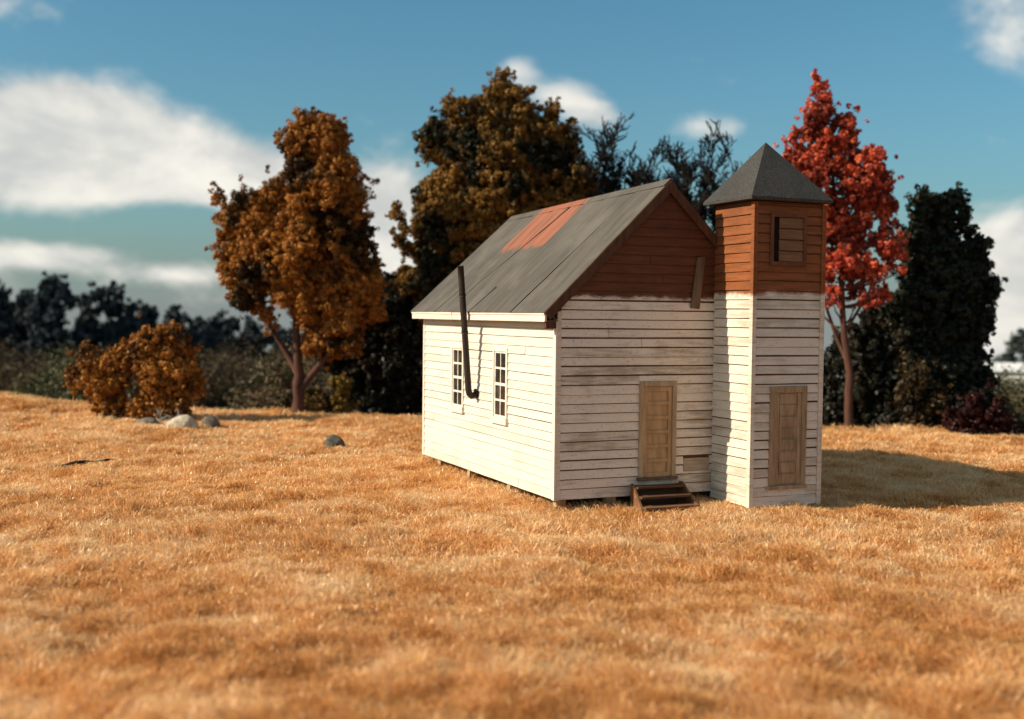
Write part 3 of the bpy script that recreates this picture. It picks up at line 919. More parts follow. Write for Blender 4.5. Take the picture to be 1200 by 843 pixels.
def limbs(mb, trunk_pts, trunk_r, targets, seed, r0=0.05, twist=0.25, n=7):
    """trunk polyline and limbs that leave it towards tuft centres"""
    g = random.Random(seed)
    tp = [Vector(p) for p in trunk_pts]
    # subdivide with wobble
    pts, rad = [], []
    for i in range(len(tp) - 1):
        for j in range(4):
            t = j / 4
            p = tp[i].lerp(tp[i + 1], t)
            if i or j: p += Vector((g.uniform(-1, 1), g.uniform(-1, 1), 0)) * trunk_r[i] * twist
            pts.append(p); rad.append(trunk_r[i] * (1 - t) + trunk_r[i + 1] * t)
    pts.append(tp[-1]); rad.append(trunk_r[-1])
    rad[0] *= 1.35
    mb.tube(pts, rad, n)
    for tg in targets:
        tg = Vector(tg)
        # leave the trunk below the target
        best = min(range(len(pts)), key=lambda i: (pts[i] - tg).length + max(0, pts[i].z - tg.z + 0.4) * 3)
        st = pts[best]; L_ = (tg - st).length
        if L_ < 0.2: continue
        q, rr = [], []
        r_ = min(rad[best] * 0.6, r0 * (0.5 + L_ * 0.28))
        for j in range(6):
            t = j / 5
            p = st.lerp(tg, t) + Vector((0, 0, -math.sin(t * math.pi) * 0.10 * L_))
            if 0 < j: p += Vector((g.uniform(-1, 1), g.uniform(-1, 1), g.uniform(-1, 1))) * 0.045 * L_
            q.append(p); rr.append(r_ * (1 - 0.8 * t))
        mb.tube(q, rr, 5)


def make_tree(name, label, cat, px, Y, blobs, mat, bark, trunk=None, tr_r=None, per_area=3.0, rmin=0.18, rmax=0.45, per=70, leaf=0.075,
              seed=1, group=None, shell=0.55, limb_n=24, depth=0.85, crown_name='crown', trunk_name='trunk', by=None, extra=()):
    g0 = at(px, 480 if by is None else by, Y)
    base = Vector((g0.x, Y, gz(g0.x, Y) - 0.05))
    root = empty(name, base)
    tag(root, label, cat, group)
    cen, tr = blob_centres(blobs, base, Y, per_area, rmin, rmax, seed, shell, depth)
    keep = cen[:, 2] > 0.05
    cen, tr = cen[keep], tr[keep]
    leaves(crown_name, cen, tr, per, leaf, mat, root, seed=seed)
    mb = MB()
    if trunk is None:
        top = cen[:, 2].max() * 0.6
        tpts = [(0, 0, -0.2), (0.03, 0, top * 0.4), (cen[:, 0].mean() * 0.7, 0, top)]
        tr_r = tr_r or [0.12, 0.09, 0.03]
    else:
        tpts = [(0, 0, -0.2)]
        for (qx, qy, dy) in trunk:
            q = at(qx, qy, Y + dy); tpts.append((q.x - base.x, q.y - base.y, q.z - base.z))
    g = np.random.default_rng(seed + 50)
    sel = g.choice(len(cen), min(limb_n, len(cen)), replace=False)
    limbs(mb, tpts, tr_r, [tuple(cen[i]) for i in sel], seed, r0=tr_r[0] * 0.4)
    for (pl, ra, rb) in extra:                       # main limbs
        q = [at(a_, b_, Y + c_) - base for (a_, b_, c_) in pl]
        mb.tube(q, [ra + (rb - ra) * i / (len(q) - 1) for i in range(len(q))], 7)
    mb.build(trunk_name, bark, root)
    return root


bark_red = wood_mat('reddish_bark', (0.105, 0.045, 0.030), (0.05, 0.023, 0.016), (8, 8, 1), 0.9)
bark_dark = wood_mat('dark_bark', (0.040, 0.027, 0.021), (0.018, 0.013, 0.011), (8, 8, 1), 0.9)
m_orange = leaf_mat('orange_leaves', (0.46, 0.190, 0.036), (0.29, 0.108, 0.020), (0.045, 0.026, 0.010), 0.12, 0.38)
m_orange2 = leaf_mat('amber_shrub_leaves', (0.48, 0.205, 0.038), (0.30, 0.115, 0.022), (0.12, 0.050, 0.015), 0.12, 0.8)
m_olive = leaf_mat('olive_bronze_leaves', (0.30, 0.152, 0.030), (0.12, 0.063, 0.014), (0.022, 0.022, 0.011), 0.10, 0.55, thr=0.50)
m_red = leaf_mat('red_maple_leaves', (0.82, 0.190, 0.085), (0.46, 0.060, 0.038), (0.28, 0.052, 0.030), 0.34, 0.7)
m_dark = leaf_mat('dark_green_leaves', (0.030, 0.036, 0.021), (0.016, 0.021, 0.014), None, 0.12)
m_black = leaf_mat('blackish_hedge_leaves', (0.020, 0.022, 0.014), (0.011, 0.012, 0.009), (0.028, 0.020, 0.011), 0.1)
m_maroon = leaf_mat('maroon_shrub_leaves', (0.060, 0.016, 0.013), (0.028, 0.010, 0.009), (0.020, 0.012, 0.009), 0.15)
m_yellow = leaf_mat('yellow_green_leaves', (0.26, 0.17, 0.035), (0.12, 0.075, 0.018), (0.045, 0.035, 0.013), 0.2)
m_scrub = leaf_mat('brown_scrub', (0.120, 0.078, 0.040), (0.055, 0.038, 0.022), (0.072, 0.070, 0.030), 0.1, 0.06)
m_far = leaf_mat('far_hazed_leaves', (0.050, 0.064, 0.068), (0.034, 0.044, 0.050), None, 0.15)  # air haze put into the leaf colour, bluish and lightened

# orange tree at the left
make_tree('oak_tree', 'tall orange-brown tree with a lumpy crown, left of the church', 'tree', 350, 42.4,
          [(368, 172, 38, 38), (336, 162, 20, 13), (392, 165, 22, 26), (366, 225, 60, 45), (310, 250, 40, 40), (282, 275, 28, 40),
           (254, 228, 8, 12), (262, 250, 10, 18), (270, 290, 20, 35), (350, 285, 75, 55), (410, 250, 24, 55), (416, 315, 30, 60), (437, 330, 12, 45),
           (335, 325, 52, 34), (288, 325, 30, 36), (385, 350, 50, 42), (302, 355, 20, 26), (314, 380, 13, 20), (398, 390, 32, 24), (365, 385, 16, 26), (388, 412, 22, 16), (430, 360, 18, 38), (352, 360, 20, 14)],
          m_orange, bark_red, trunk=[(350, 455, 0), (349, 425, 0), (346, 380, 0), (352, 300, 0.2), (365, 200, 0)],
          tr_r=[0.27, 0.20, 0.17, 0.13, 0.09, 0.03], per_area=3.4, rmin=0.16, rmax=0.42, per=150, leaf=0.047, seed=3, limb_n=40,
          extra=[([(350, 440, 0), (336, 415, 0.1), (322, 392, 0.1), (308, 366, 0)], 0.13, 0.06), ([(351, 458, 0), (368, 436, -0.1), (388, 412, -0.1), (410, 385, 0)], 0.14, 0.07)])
# low forking limbs of the orange tree are part of its trunk mesh, built from the limb list above

# olive-bronze big tree behind the church
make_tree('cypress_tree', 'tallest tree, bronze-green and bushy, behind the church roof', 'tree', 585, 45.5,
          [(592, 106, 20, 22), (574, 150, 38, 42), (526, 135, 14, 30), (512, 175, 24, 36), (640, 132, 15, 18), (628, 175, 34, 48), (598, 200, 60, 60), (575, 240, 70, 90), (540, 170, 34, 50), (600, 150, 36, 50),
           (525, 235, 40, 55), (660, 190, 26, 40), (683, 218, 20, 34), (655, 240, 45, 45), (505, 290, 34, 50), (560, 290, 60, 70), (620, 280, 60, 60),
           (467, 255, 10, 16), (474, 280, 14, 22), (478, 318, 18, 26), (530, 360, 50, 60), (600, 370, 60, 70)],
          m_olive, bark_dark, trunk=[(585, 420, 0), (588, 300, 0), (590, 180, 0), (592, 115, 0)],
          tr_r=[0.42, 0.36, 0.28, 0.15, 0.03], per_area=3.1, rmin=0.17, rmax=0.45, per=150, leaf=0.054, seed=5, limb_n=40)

# red tree
make_tree('maple_tree', 'bright red autumn tree right of the bell tower', 'tree', 997, 40.0,
          [(956, 90, 3, 9), (959, 104, 8, 9), (964, 122, 18, 18), (925, 160, 16, 12), (945, 150, 22, 20), (980, 160, 34, 34), (935, 185, 30, 22), (1008, 200, 40, 36), (1035, 215, 18, 20),
           (965, 215, 44, 40), (1025, 235, 24, 30), (1000, 260, 42, 30), (955, 265, 36, 36), (1035, 280, 28, 24), (1055, 305, 12, 18), (985, 305, 36, 30),
           (1020, 320, 34, 20), (1045, 262, 16, 20), (972, 345, 14, 16), (1010, 350, 28, 14), (1035, 345, 18, 10), (968, 320, 16, 22)],
          m_red, bark_red, trunk=[(995, 440, 0), (989, 380, 0), (985, 300, 0), (975, 190, 0), (957, 85, 0)],
          tr_r=[0.16, 0.14, 0.11, 0.09, 0.06, 0.01], per_area=2.4, rmin=0.12, rmax=0.34, per=50, leaf=0.070, seed=8, limb_n=60, shell=0.4,
          extra=[([(993, 425, 0), (980, 395, 0.1), (970, 365, 0.1), (960, 330, 0)], 0.08, 0.04), ([(990, 390, 0), (1005, 365, -0.1), (1022, 335, 0)], 0.07, 0.03), ([(980, 385, 0.1), (966, 372, 0), (958, 352, 0)], 0.05, 0.02)])

# dark green tree
make_tree('broadleaf_tree', 'dark blackish-green tree at the far right behind the red tree', 'tree', 1112, 42.0,
          [(1080, 245, 22, 24), (1110, 255, 28, 30), (1095, 290, 40, 40), (1135, 300, 24, 30), (1150, 335, 22, 28), (1100, 340, 48, 45), (1138, 375, 28, 30),
           (1085, 390, 45, 45), (1130, 410, 30, 35), (1142, 440, 20, 22), (1100, 440, 50, 40), (1090, 480, 60, 36)],
          m_dark, bark_dark, tr_r=[0.26, 0.2, 0.05], per_area=3.2, rmin=0.16, rmax=0.42, per=80, leaf=0.075, seed=11)

# shrubs right
make_tree('dark_shrub', 'tall black-green bush behind the red tree trunk', 'shrub', 1020, 42.5,
          [(1040, 400, 36, 50), (1010, 430, 40, 55), (975, 455, 26, 55), (1050, 460, 50, 50), (985, 490, 40, 26), (1040, 495, 50, 22)],
          m_black, bark_dark, tr_r=[0.12, 0.09, 0.03], per_area=3.2, per=80, leaf=0.075, seed=13, limb_n=10, trunk_name='stem', crown_name='foliage')
make_tree('dark_shrub', 'low black-green bush at the foot of the dark tree, beside the dark red bush', 'shrub', 1105, 41.2,
          [(1080, 488, 34, 22), (1115, 480, 34, 30), (1140, 470, 22, 30), (1130, 497, 40, 16), (1055, 498, 30, 14)],
          m_black, bark_dark, tr_r=[0.10, 0.08, 0.03], per_area=3.0, per=70, leaf=0.075, seed=17, limb_n=8, trunk_name='stem', crown_name='foliage')
make_tree('yellowing_shrub', 'brown and yellow speckled bush in front of the dark trees at right', 'shrub', 1072, 40.2,
          [(1075, 430, 20, 16), (1085, 450, 26, 22), (1060, 455, 16, 18), (1078, 475, 30, 20), (1105, 470, 16, 22)],
          leaf_mat('speckled_shrub_leaves', (0.13, 0.078, 0.022), (0.022, 0.016, 0.010), (0.016, 0.013, 0.009), 0.2, 1.6), bark_dark, tr_r=[0.06, 0.05, 0.02], per_area=2.0, per=30, leaf=0.07, seed=14, limb_n=12, trunk_name='stem', crown_name='foliage', shell=0.3)
make_tree('maroon_shrub', 'low dark red bush at the right edge of the grass', 'shrub', 1155, 39.2,
          [(1140, 485, 26, 22), (1165, 478, 16, 26), (1175, 498, 26, 16), (1120, 500, 26, 14), (1200, 508, 22, 10)],
          m_maroon, bark_dark, tr_r=[0.06, 0.05, 0.02], per_area=3.0, per=60, leaf=0.065, seed=15, limb_n=12, trunk_name='stem', crown_name='foliage', shell=0.3)

# amber shrubs at left
make_tree('amber_shrub', 'bigger orange-brown bush of the pair at left, above the pale boulder', 'shrub', 188, 39.6,
          [(188, 400, 32, 24), (165, 420, 26, 26), (205, 425, 28, 34), (180, 455, 36, 34), (215, 460, 24, 36), (165, 480, 22, 18), (200, 485, 30, 14)],
          m_orange2, bark_red, tr_r=[0.10, 0.08, 0.03], per_area=3.6, rmin=0.14, rmax=0.32, per=85, leaf=0.055, seed=21, limb_n=14, trunk_name='stem', crown_name='foliage')
make_tree('amber_shrub', 'smaller orange-brown bush of the pair, at the far left of the grass edge', 'shrub', 125, 39.9,
          [(110, 428, 26, 22), (90, 440, 14, 16), (120, 450, 30, 28), (130, 475, 26, 20), (140, 430, 16, 24), (140, 488, 20, 10)],
          m_orange2, bark_red, tr_r=[0.09, 0.07, 0.03], per_area=3.6, rmin=0.14, rmax=0.32, per=85, leaf=0.055, seed=22, limb_n=14, trunk_name='stem', crown_name='foliage')
# dark hedge mass between the orange tree and the church
make_tree('dark_shrub', 'large black-green bush between the orange tree and the church', 'shrub', 440, 46.5,
          [(440, 375, 50, 40), (475, 365, 40, 45), (420, 420, 45, 45), (470, 430, 50, 55), (440, 470, 60, 30), (505, 380, 40, 60), (500, 460, 40, 40)],
          m_black, bark_dark, tr_r=[0.16, 0.12, 0.04], per_area=3.0, per=80, leaf=0.08, seed=23, limb_n=10, trunk_name='stem', crown_name='foliage')
make_tree('yellow_shrub', 'narrow yellow-green bush against the dark bush, right of the orange tree', 'shrub', 400, 44.0,
          [(396, 440, 10, 22), (402, 462, 14, 20), (410, 478, 16, 12)],
          m_yellow, bark_dark, tr_r=[0.05, 0.04, 0.015], per_area=3.4, rmin=0.12, rmax=0.25, per=60, leaf=0.06, seed=24, limb_n=8, trunk_name='stem', crown_name='foliage')
make_tree('yellow_shrub', 'low yellow and dark bush at the foot of the orange tree', 'shrub', 372, 44.2,
          [(368, 468, 16, 12), (385, 474, 16, 12), (345, 478, 22, 10)],
          leaf_mat('mottled_yellow_leaves', (0.22, 0.13, 0.03), (0.05, 0.035, 0.014), (0.020, 0.018, 0.010), 0.2, 1.4), bark_dark, tr_r=[0.05, 0.04, 0.015], per_area=3.2, rmin=0.12, rmax=0.25, per=60, leaf=0.06, seed=25, limb_n=8, trunk_name='stem', crown_name='foliage')

# bare trees behind the roof
bark_black = wood_mat('black_bark', (0.018, 0.014, 0.012), (0.010, 0.008, 0.007), (8, 8, 1), 0.9)
def bare_tree(label, px, Y, stems, seed, levels=4, r0=0.09):
    g = random.Random(seed)
    g0 = at(px, 480, Y); base = Vector((g0.x, Y, gz(g0.x, Y) - 0.05))
    root = empty('bare_tree', base); tag(root, label, 'tree', 'leafless trees behind the church')
    mt, mbz = MB(), MB()

    def grow(p, d, L, r, lev, mb):
        pts, rad = [p], [r]
        n = 6
        q = p.copy(); dd = d.copy()
        for i in range(n):
            dd = (dd + Vector((g.uniform(-1, 1), g.uniform(-1, 1), g.uniform(-0.6, 0.9))) * 0.34).normalized()
            q = q + dd * (L / n); pts.append(q.copy()); rad.append(max(0.020, r * (1 - 0.75 * (i + 1) / n)))
            if lev > 0 and i >= 1:
                for _ in range(2 if lev > 1 else g.choice((1, 2))):
                    if g.random() < 0.78:
                        a = Vector((g.uniform(-1, 1), g.uniform(-1, 1), g.uniform(-0.3, 0.9)))
                        nd = (dd * 0.75 + a * 0.8).normalized()
                        grow(q.copy(), nd, (L * g.uniform(0.20, 0.34) if lev == levels - 1 else L * g.uniform(0.35, 0.6)), max(0.02, rad[-1] * 0.6), lev - 1, mb)
        mb.tube(pts, rad, 5 if lev > 1 else 4, cap=False)
    fork = None
    trunk_top = at(px, 330, Y) - base
    mt.tube([Vector((0, 0, -0.2)), trunk_top * 0.5 + Vector((0.05, 0, 0)), trunk_top], [0.22, 0.17, 0.13], 8)
    for (sx, sy, dy) in stems:
        tgt = at(sx, sy, Y + dy) - base
        d = (tgt - trunk_top)
        grow(trunk_top.copy(), d.normalized(), d.length * 0.75, r0, levels - 1, mbz)
    mt.build('trunk', bark_black, root); mbz.build('branches', bark_black, root)


bare_tree('leafless dark tree with many twigs just right of the bronze-green tree', 728, 47.0,
          [(708, 150, 0), (738, 165, 0.6), (765, 150, -0.5), (792, 150, 0.3), (700, 200, 0.4), (778, 195, -0.6), (750, 190, 0), (690, 225, 0.3), (720, 195, -0.5), (735, 215, 0.4), (765, 205, 0.5), (790, 205, 0), (705, 215, -0.3), (750, 160, 0.4), (800, 175, 0.2)], 31)
bare_tree('leafless dark tree showing between the church gable and the tower roof', 818, 46.0,
          [(838, 142, 0), (815, 165, 0.5), (846, 190, -0.4), (800, 195, 0.3), (830, 200, 0), (825, 215, 0.4), (842, 165, 0), (810, 215, -0.3), (850, 210, 0.3), (835, 180, -0.5), (820, 190, 0.2)], 37)

# far tree row at the left
FT = [(-4, 328, 28, 'dense dark far tree cut off by the left edge of the picture', 120), (30, 336, 26, 'dark far tree, lower, between two taller ones near the left edge', 124),
      (62, 322, 34, 'tallest dark far tree with a ragged top, near the left edge', 118), (104, 346, 22, 'narrow dark far tree above the smaller amber bush', 123),
      (134, 334, 34, 'broad dark far tree with a twin top above the gap between the amber bushes', 120), (168, 352, 22, 'dark far tree above the left side of the bigger amber bush', 125),
      (203, 356, 22, 'round-topped dark far tree above the bigger amber bush', 128), (240, 374, 24, 'low dark far tree right of the bigger amber bush', 122),
      (266, 370, 24, 'low dark far tree midway between amber bush and orange tree', 126), (296, 374, 24, 'low dark far tree just left of the orange tree crown', 124),
      (330, 384, 24, 'low dark far tree seen under the orange tree crown', 124), (372, 384, 26, 'low dark far tree seen right of the orange tree trunk', 127)]
for i, (px, ty, hw, lb, Y) in enumerate(FT):
    g = random.Random(i + 70)
    bl = []
    for j in range(9):
        t = j / 8
        yy_ = ty + 12 + t * (452 - ty - 14)
        ww = hw * (0.62 + 0.55 * min(1, t * 1.9)) * g.uniform(0.85, 1.3)
        bl.append((px + g.uniform(-0.35, 0.35) * ww, yy_, ww * g.uniform(0.5, 0.8), 13 + 8 * t))
        bl.append((px + g.uniform(-1, 1) * ww, yy_ + g.uniform(-5, 8), ww * g.uniform(0.3, 0.5), g.uniform(6, 12)))
    make_tree('far_tree', lb, 'tree', px, float(Y), bl, m_far, bark_dark, tr_r=[0.3, 0.22, 0.06], per_area=0.8, rmin=0.35, rmax=0.9, per=26, leaf=0.26,
              seed=80 + i, group='far trees along the left horizon', limb_n=8)
for i, (px, ty, hw, lb, Y) in enumerate([(1192, 392, 20, 'hazy grey-green far tree above the white building at right', 150)]):
    make_tree('far_tree', lb, 'tree', px, float(Y), [(px, ty + 12, 14, 14), (px + 14, ty + 8, 18, 18), (px - 8, ty + 24, 14, 12), (px + 20, ty + 28, 24, 20)],
              leaf_mat('hazed_grey_leaves', (0.10, 0.12, 0.105), (0.065, 0.08, 0.07), None, 0.2), bark_dark, tr_r=[0.3, 0.22, 0.06], per_area=0.5, rmin=0.4, rmax=0.9, per=26, leaf=0.28, seed=95, limb_n=8)  # haze of distance painted as grey-green leaf colour

# low white building far right
wb_p = at(1200, 432, 110.0)
wb = empty('white_barn', (wb_p.x + 3.2, 110.0, 0), R(-28))
tag(wb, 'long low white building in the distance at the right edge', 'building')
zb0 = gz(wb_p.x + 3, 110.0)
zt = wb_p.z + 0.48
mb = MB(); mb.box(-6.2, 9, -3, 3, zb0 - 0.3, zt - 0.75); mb.build('wall', plain_mat('far_white_wall', (0.70, 0.68, 0.64)), wb)
mb = MB()
mb.poly([(-6.5, -3.4, zt - 0.78), (9.3, -3.4, zt - 0.78), (9.3, 0, zt), (-6.5, 0, zt)]); mb.poly([(-6.5, 0, zt), (9.3, 0, zt), (9.3, 3.4, zt - 0.78), (-6.5, 3.4, zt - 0.78)])
mb.poly([(-6.5, 3.4, zt - 0.78), (9.3, 3.4, zt - 0.78), (9.3, -3.4, zt - 0.78), (-6.5, -3.4, zt - 0.78)])
mb.poly([(-6.5, -3.4, zt - 0.78), (-6.5, 0, zt), (-6.5, 3.4, zt - 0.78)]); mb.poly([(9.3, 3.4, zt - 0.78), (9.3, 0, zt), (9.3, -3.4, zt - 0.78)])
mb.build('roof', plain_mat('far_white_roof', (0.80, 0.79, 0.76)), wb)

# scrub beyond the field: one uncountable mass of low brush
def scrub():
    g = np.random.default_rng(44)
    n = 5200
    Yd = 49 + (125 - 49) * g.random(n) ** 1.25
    Xd = (g.random(n) - 0.5) * 1.15 * Yd
    h = (0.45 + 0.85 * g.random(n)) * (1 + 0.9 * (vnoise(Xd, Yd, 0.09, 9) > 0.5))
    # leave the green meadow patches open
    z = ground_z(Xd, Yd)
    open_ = vnoise(Xd, Yd, 0.055, 12) > 0.62
    keep = ~open_ & ~((Xd > 0.38 * Yd) & (Yd > 80))
    cen = np.stack([Xd, Yd, z + h * 0.45], 1)[keep]
    return leaves('scrub', cen, (h * 0.9)[keep], 115, 0.09, m_scrub, seed=45, tone_c=vnoise(cen[:, 0], cen[:, 1], 0.12, 5))


tag(scrub(), 'dull brown and olive brush covering the low ground beyond the field', 'scrub', kind='stuff')

def far_woods():
    g = np.random.default_rng(46)
    n = 900
    X = (g.random(n) - 0.5) * 560; Y = 255 + 70 * g.random(n)
    h = 1.6 + 2.6 * g.random(n) * vnoise(X, Y, 0.03, 15)
    cen = np.stack([X, Y, ground_z(X, Y) + h * 0.6], 1)
    return leaves('far_woods', cen, h * 0.9, 40, 0.5, m_far, seed=47)


tag(far_woods(), 'thin dark line of distant woodland along the horizon', 'woodland', kind='stuff')

# ------------------------------------------------------------------ rocks, fallen stick, dry weeds
def rock(label, px, py, wpx, hpx, Y, mat, seed, group=None, lean=0.0):
    import bmesh
    g0 = at(px, py, Y)
    g = np.random.default_rng(seed)
    bm = bmesh.new(); bmesh.ops.create_icosphere(bm, subdivisions=4, radius=1.0)
    W = wpx * Y / FPX / 2; H = hpx * Y / FPX
    offs = g.random(3) * 50
    cuts = [(Vector(g.normal(size=3)).normalized(), g.uniform(0.72, 0.95)) for _ in range(9)]
    for v in bm.verts:
        p = v.co.copy()
        for (n_, d_) in cuts:
            e = p.dot(n_) - d_
            if e > 0: p -= n_ * e * 0.85
        a = (vnoise(np.array([p.x * 1 + offs[0] + p.z]), np.array([p.y + offs[1]]), 2.2, seed)[0] - 0.5) * 0.22
        p *= 1 + a + (vnoise(np.array([p.x + offs[2] - p.z]), np.array([p.y + p.z]), 7.0, seed)[0] - 0.5) * 0.06
        v.co = Vector((p.x * W + lean * p.z * W, p.y * W * 0.8, (p.z + 0.55) * H / 1.5))
    me = bpy.data.meshes.new('boulder'); bm.to_mesh(me); bm.free()
    me.materials.append(mat)
    for p in me.polygons: p.use_smooth = True
    o = link('boulder', me); o.location = (g0.x, Y, gz(g0.x, Y) - 0.04)
    tag(o, label, 'rock', group)


m_rock_w = grit_mat('pale_stone', (0.62, 0.52, 0.38), (0.36, 0.29, 0.20), 5)
m_rock_g = grit_mat('grey_stone', (0.20, 0.165, 0.125), (0.10, 0.082, 0.064), 6)
m_rock_d = grit_mat('mossy_dark_stone', (0.12, 0.11, 0.085), (0.055, 0.055, 0.045), 6)
rock('pale cream boulder below the amber bush', 212, 506, 38, 21, 36.9, m_rock_w, 4, lean=0.25)
rock('grey stone left of the pale boulder', 174, 506, 30, 11, 38.0, m_rock_g, 6)
rock('grey stone right of the pale boulder', 247, 507, 22, 15, 37.8, m_rock_g, 9)
rock('dark stone alone in the grass in front of the orange tree', 392, 524, 25, 18, 32.6, m_rock_d, 13)

stick = MB()
pA = at(52, 553, 27.8); pB = at(146, 543, 29.4)
pts = []
for i in range(9):
    t = i / 8
    p = pA.lerp(pB, t); p.z = gz(p.x, p.y) + 0.10 + 0.03 * math.sin(t * 5) + random.uniform(-0.015, 0.015); p.y += random.uniform(-0.04, 0.04)
    pts.append(p - Vector((pA.x, pA.y, 0)))
stick.tube(pts, [0.03, 0.045, 0.05, 0.055, 0.05, 0.045, 0.04, 0.03, 0.015], 7)
stick.tube([pts[5], pts[5] + Vector((0.2, 0.2, 0.07)), pts[5] + Vector((0.42, 0.3, 0.05))], [0.025, 0.018, 0.008], 5)
o = stick.build('fallen_branch', bark_dark); o.location = (pA.x, pA.y, 0)
tag(o, 'dark fallen branch lying in the dry grass at left', 'branch')

weed = MB()
wp = at(196, 498, 38.6); wz = gz(wp.x, wp.y)
gr_ = random.Random(5)
for i in range(26):
    p = Vector((gr_.uniform(-0.6, 0.6), gr_.uniform(-0.15, 0.15), 0)); d = Vector((gr_.uniform(-0.8, 0.8), gr_.uniform(-0.3, 0.2), gr_.uniform(0.3, 0.9)))
    q = [p]
    for j in range(4):
        d = (d + Vector((gr_.uniform(-0.5, 0.5), gr_.uniform(-0.3, 0.3), gr_.uniform(-0.45, 0.2)))).normalized(); q.append(q[-1] + d * 0.17)
    weed.tube(q, [0.012, 0.010, 0.008, 0.007, 0.004], 4, cap=False)
o = weed.build('dead_weed', plain_mat('bleached_stalks', (0.50, 0.47, 0.40))); o.location = (wp.x, wp.y, wz)
tag(o, 'tangle of bleached dead stalks under the bigger amber bush', 'weeds')

# ------------------------------------------------------------------ dry grass
m_grass, nt, out = new_mat('dry_straw'); k = NT(nt)
ta = k.n('Attribute', attribute_name='tone')
col = k.ramp(ta.outputs['Fac'], [(0.0, (0.36, 0.130, 0.030)), (0.3, (0.72, 0.325, 0.090)), (0.65, (0.92, 0.52, 0.19)), (1.0, (0.97, 0.72, 0.42))])
d = k.n('BsdfDiffuse'); k.l(col, d.inputs[0])
t = k.n('BsdfTranslucent'); k.l(col, t.inputs[0])
mx = k.n('MixShader'); mx.inputs[0].default_value = 0.42
k.l(d.outputs[0], mx.inputs[1]); k.l(t.outputs[0], mx.inputs[2])
gl = k.n('BsdfGlossy'); gl.inputs['Roughness'].default_value = 0.36; gl.inputs['Color'].default_value = (1, 0.9, 0.75, 1)
m2 = k.n('MixShader'); m2.inputs[0].default_value = 0.05
k.l(mx.outputs[0], m2.inputs[1]); k.l(gl.outputs[0], m2.inputs[2]); k.l(m2.outputs[0], out.inputs[0])


def church_xy(x, y):
    c, s = math.cos(ROT), math.sin(ROT)
    dx, dy = x - B0.x, y - B0.y
    return dx * c + dy * s, -dx * s + dy * c


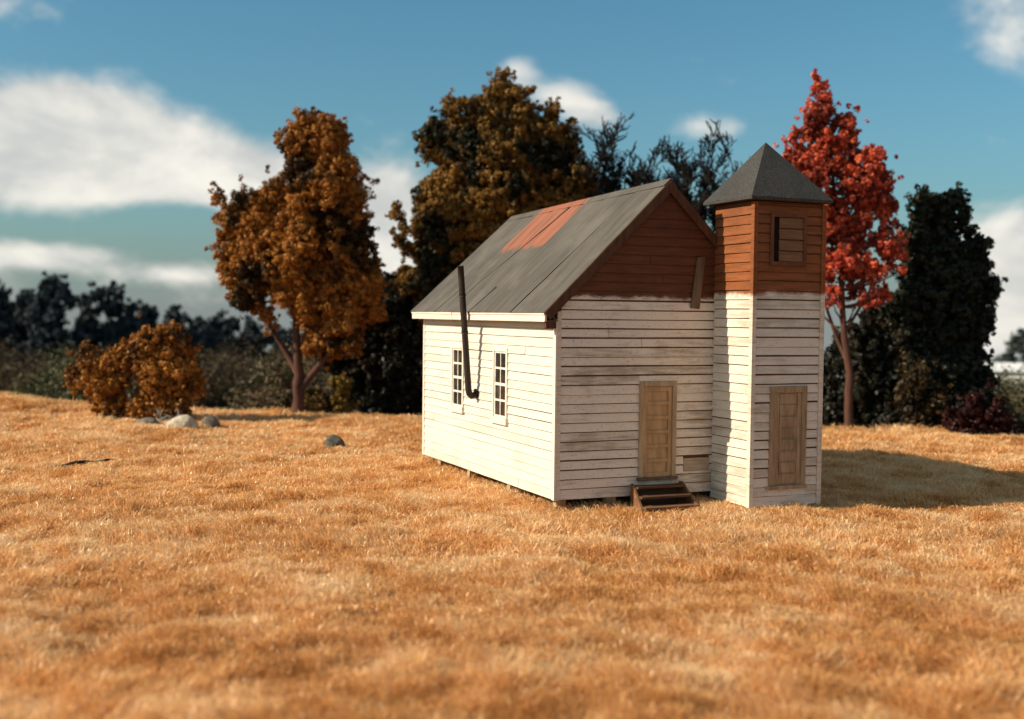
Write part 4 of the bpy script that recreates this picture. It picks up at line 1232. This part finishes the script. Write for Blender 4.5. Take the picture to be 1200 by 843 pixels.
def grass():
    g = np.random.default_rng(99)
    NT_ = 320000                         # tufts
    d0, d1 = 7.5, 47.5
    # more tufts nearer the camera
    pw = -0.35
    uu = g.random(NT_)
    dd = (d0 ** (1 + pw) + uu * (d1 ** (1 + pw) - d0 ** (1 + pw))) ** (1 / (1 + pw))
    half = 0.54 * dd + 3.0
    xx = (g.random(NT_) * 2 - 1) * half
    yy = dd
    ok = yy < edge_y(xx) + 1.4 + (vnoise(xx, yy, 0.8, 31) - 0.5) * 1.5
    cu, cv = church_xy(xx, yy)
    inside = ((cu > 0.25) & (cu < WU) & (cv > 0.3) & (cv < LV)) | ((cu > TU0 + 0.1) & (cu < TU1 - 0.1) & (cv > -TD + 0.1) & (cv < 0.4))
    st = (cu > 1.55) & (cu < 2.85) & (cv > -0.75) & (cv < 0.3)
    ok &= ~(inside | st)
    xx, yy = xx[ok], yy[ok]
    n = len(xx)
    per = 4
    ix = np.repeat(np.arange(n), per); N = n * per
    sc = yy[ix]
    spread = 0.05 + 0.0022 * sc
    bx = xx[ix] + g.normal(size=N) * spread; by = yy[ix] + g.normal(size=N) * spread
    lush = 0.6 * vnoise(bx, by, 0.55, 41) + 0.4 * vnoise(bx, by, 1.7, 42)
    big = vnoise(bx, by, 0.16, 43)
    clump = vnoise(bx, by, 2.6, 44) * 0.65 + vnoise(bx, by, 5.5, 45) * 0.35
    H = (0.065 + 0.135 * lush + 0.05 * big) * (0.45 + 1.15 * clump) * (0.55 + 0.85 * g.random(N))
    H = H * (1 + 0.55 * np.clip((by - edge_y(bx) + 5) / 5, 0, 1))
    cu, cv = church_xy(bx, by)
    near_wall = ((cu > -0.35) & (cu < WU + 0.3) & (cv > -TD - 0.35) & (cv < LV + 0.3))
    H = np.where(near_wall, np.minimum(H * 1.15, 0.14 + 0.17 * g.random(N) ** 2), H)
    W = (0.0012 + 0.00028 * sc) * (0.6 + 0.8 * g.random(N))
    # common lean of each patch plus scatter
    ang = vnoise(bx, by, 0.35, 51) * 6.0 - 1.5 + g.normal(size=N) * 1.6
    lean = 0.4 + 1.5 * g.random(N)
    lx, ly = np.cos(ang) * lean, np.sin(ang) * lean
    wa = g.random(N) * 2 * np.pi
    wx, wy = np.cos(wa) * W, np.sin(wa) * W
    bz = ground_z(bx, by) - 0.02
    v = np.empty((N, 5, 3), np.float32)
    v[:, 0] = np.stack([bx - wx, by - wy, bz], 1); v[:, 1] = np.stack([bx + wx, by + wy, bz], 1)
    mx_, my_, mz_ = bx + lx * H * 0.35, by + ly * H * 0.35, bz + H * 0.62
    v[:, 2] = np.stack([mx_ + wx * 0.8, my_ + wy * 0.8, mz_], 1); v[:, 3] = np.stack([mx_ - wx * 0.8, my_ - wy * 0.8, mz_], 1)
    v[:, 4] = np.stack([bx + lx * H * 0.95, by + ly * H * 0.95, bz + H * (1.0 - 0.33 * lean)], 1)
    tone = 0.30 * vnoise(bx, by, 0.45, 61) + 0.50 * vnoise(bx, by, 1.5, 62) + 0.40 * vnoise(bx, by, 3.7, 63) + 0.20 * big + 0.22 * (clump - 0.5) + (g.random(N) - 0.5) * 0.55
    thin = np.clip((vnoise(bx, by, 0.8, 64) * 0.6 + vnoise(bx, by, 2.1, 65) * 0.4 - 0.56) * 5, 0, 1) * np.clip((17 - by) / 6, 0, 1)   # russet patches near the viewer
    tone = np.clip(tone - 0.07 - 0.40 * thin, 0, 1)
    b = np.arange(N, dtype=np.int32) * 5
    q = np.stack([b, b + 1, b + 2, b + 3], 1); tr = np.stack([b + 3, b + 2, b + 4], 1)
    return raw_mesh('dry_grass', v.reshape(-1, 3), quads=q, tris=tr, mat=m_grass,
                    attr=np.clip(np.repeat(tone, 5) + np.tile([-0.22, -0.22, 0.05, 0.05, 0.30], N), 0, 1))          # straw bleaches towards the tip


tag(grass(), 'short golden dry grass covering the whole field', 'grass', kind='stuff')

# ------------------------------------------------------------------ view
vs = scene.view_settings
vs.view_transform = 'Standard'; vs.look = 'None'; vs.exposure = 0.38; vs.gamma = 1.0; vs.use_curve_mapping = False
scene.render.engine = 'CYCLES'
scene.cycles.use_denoising = True
scene.cycles.max_bounces = 6
scene.cycles.transparent_max_bounces = 4
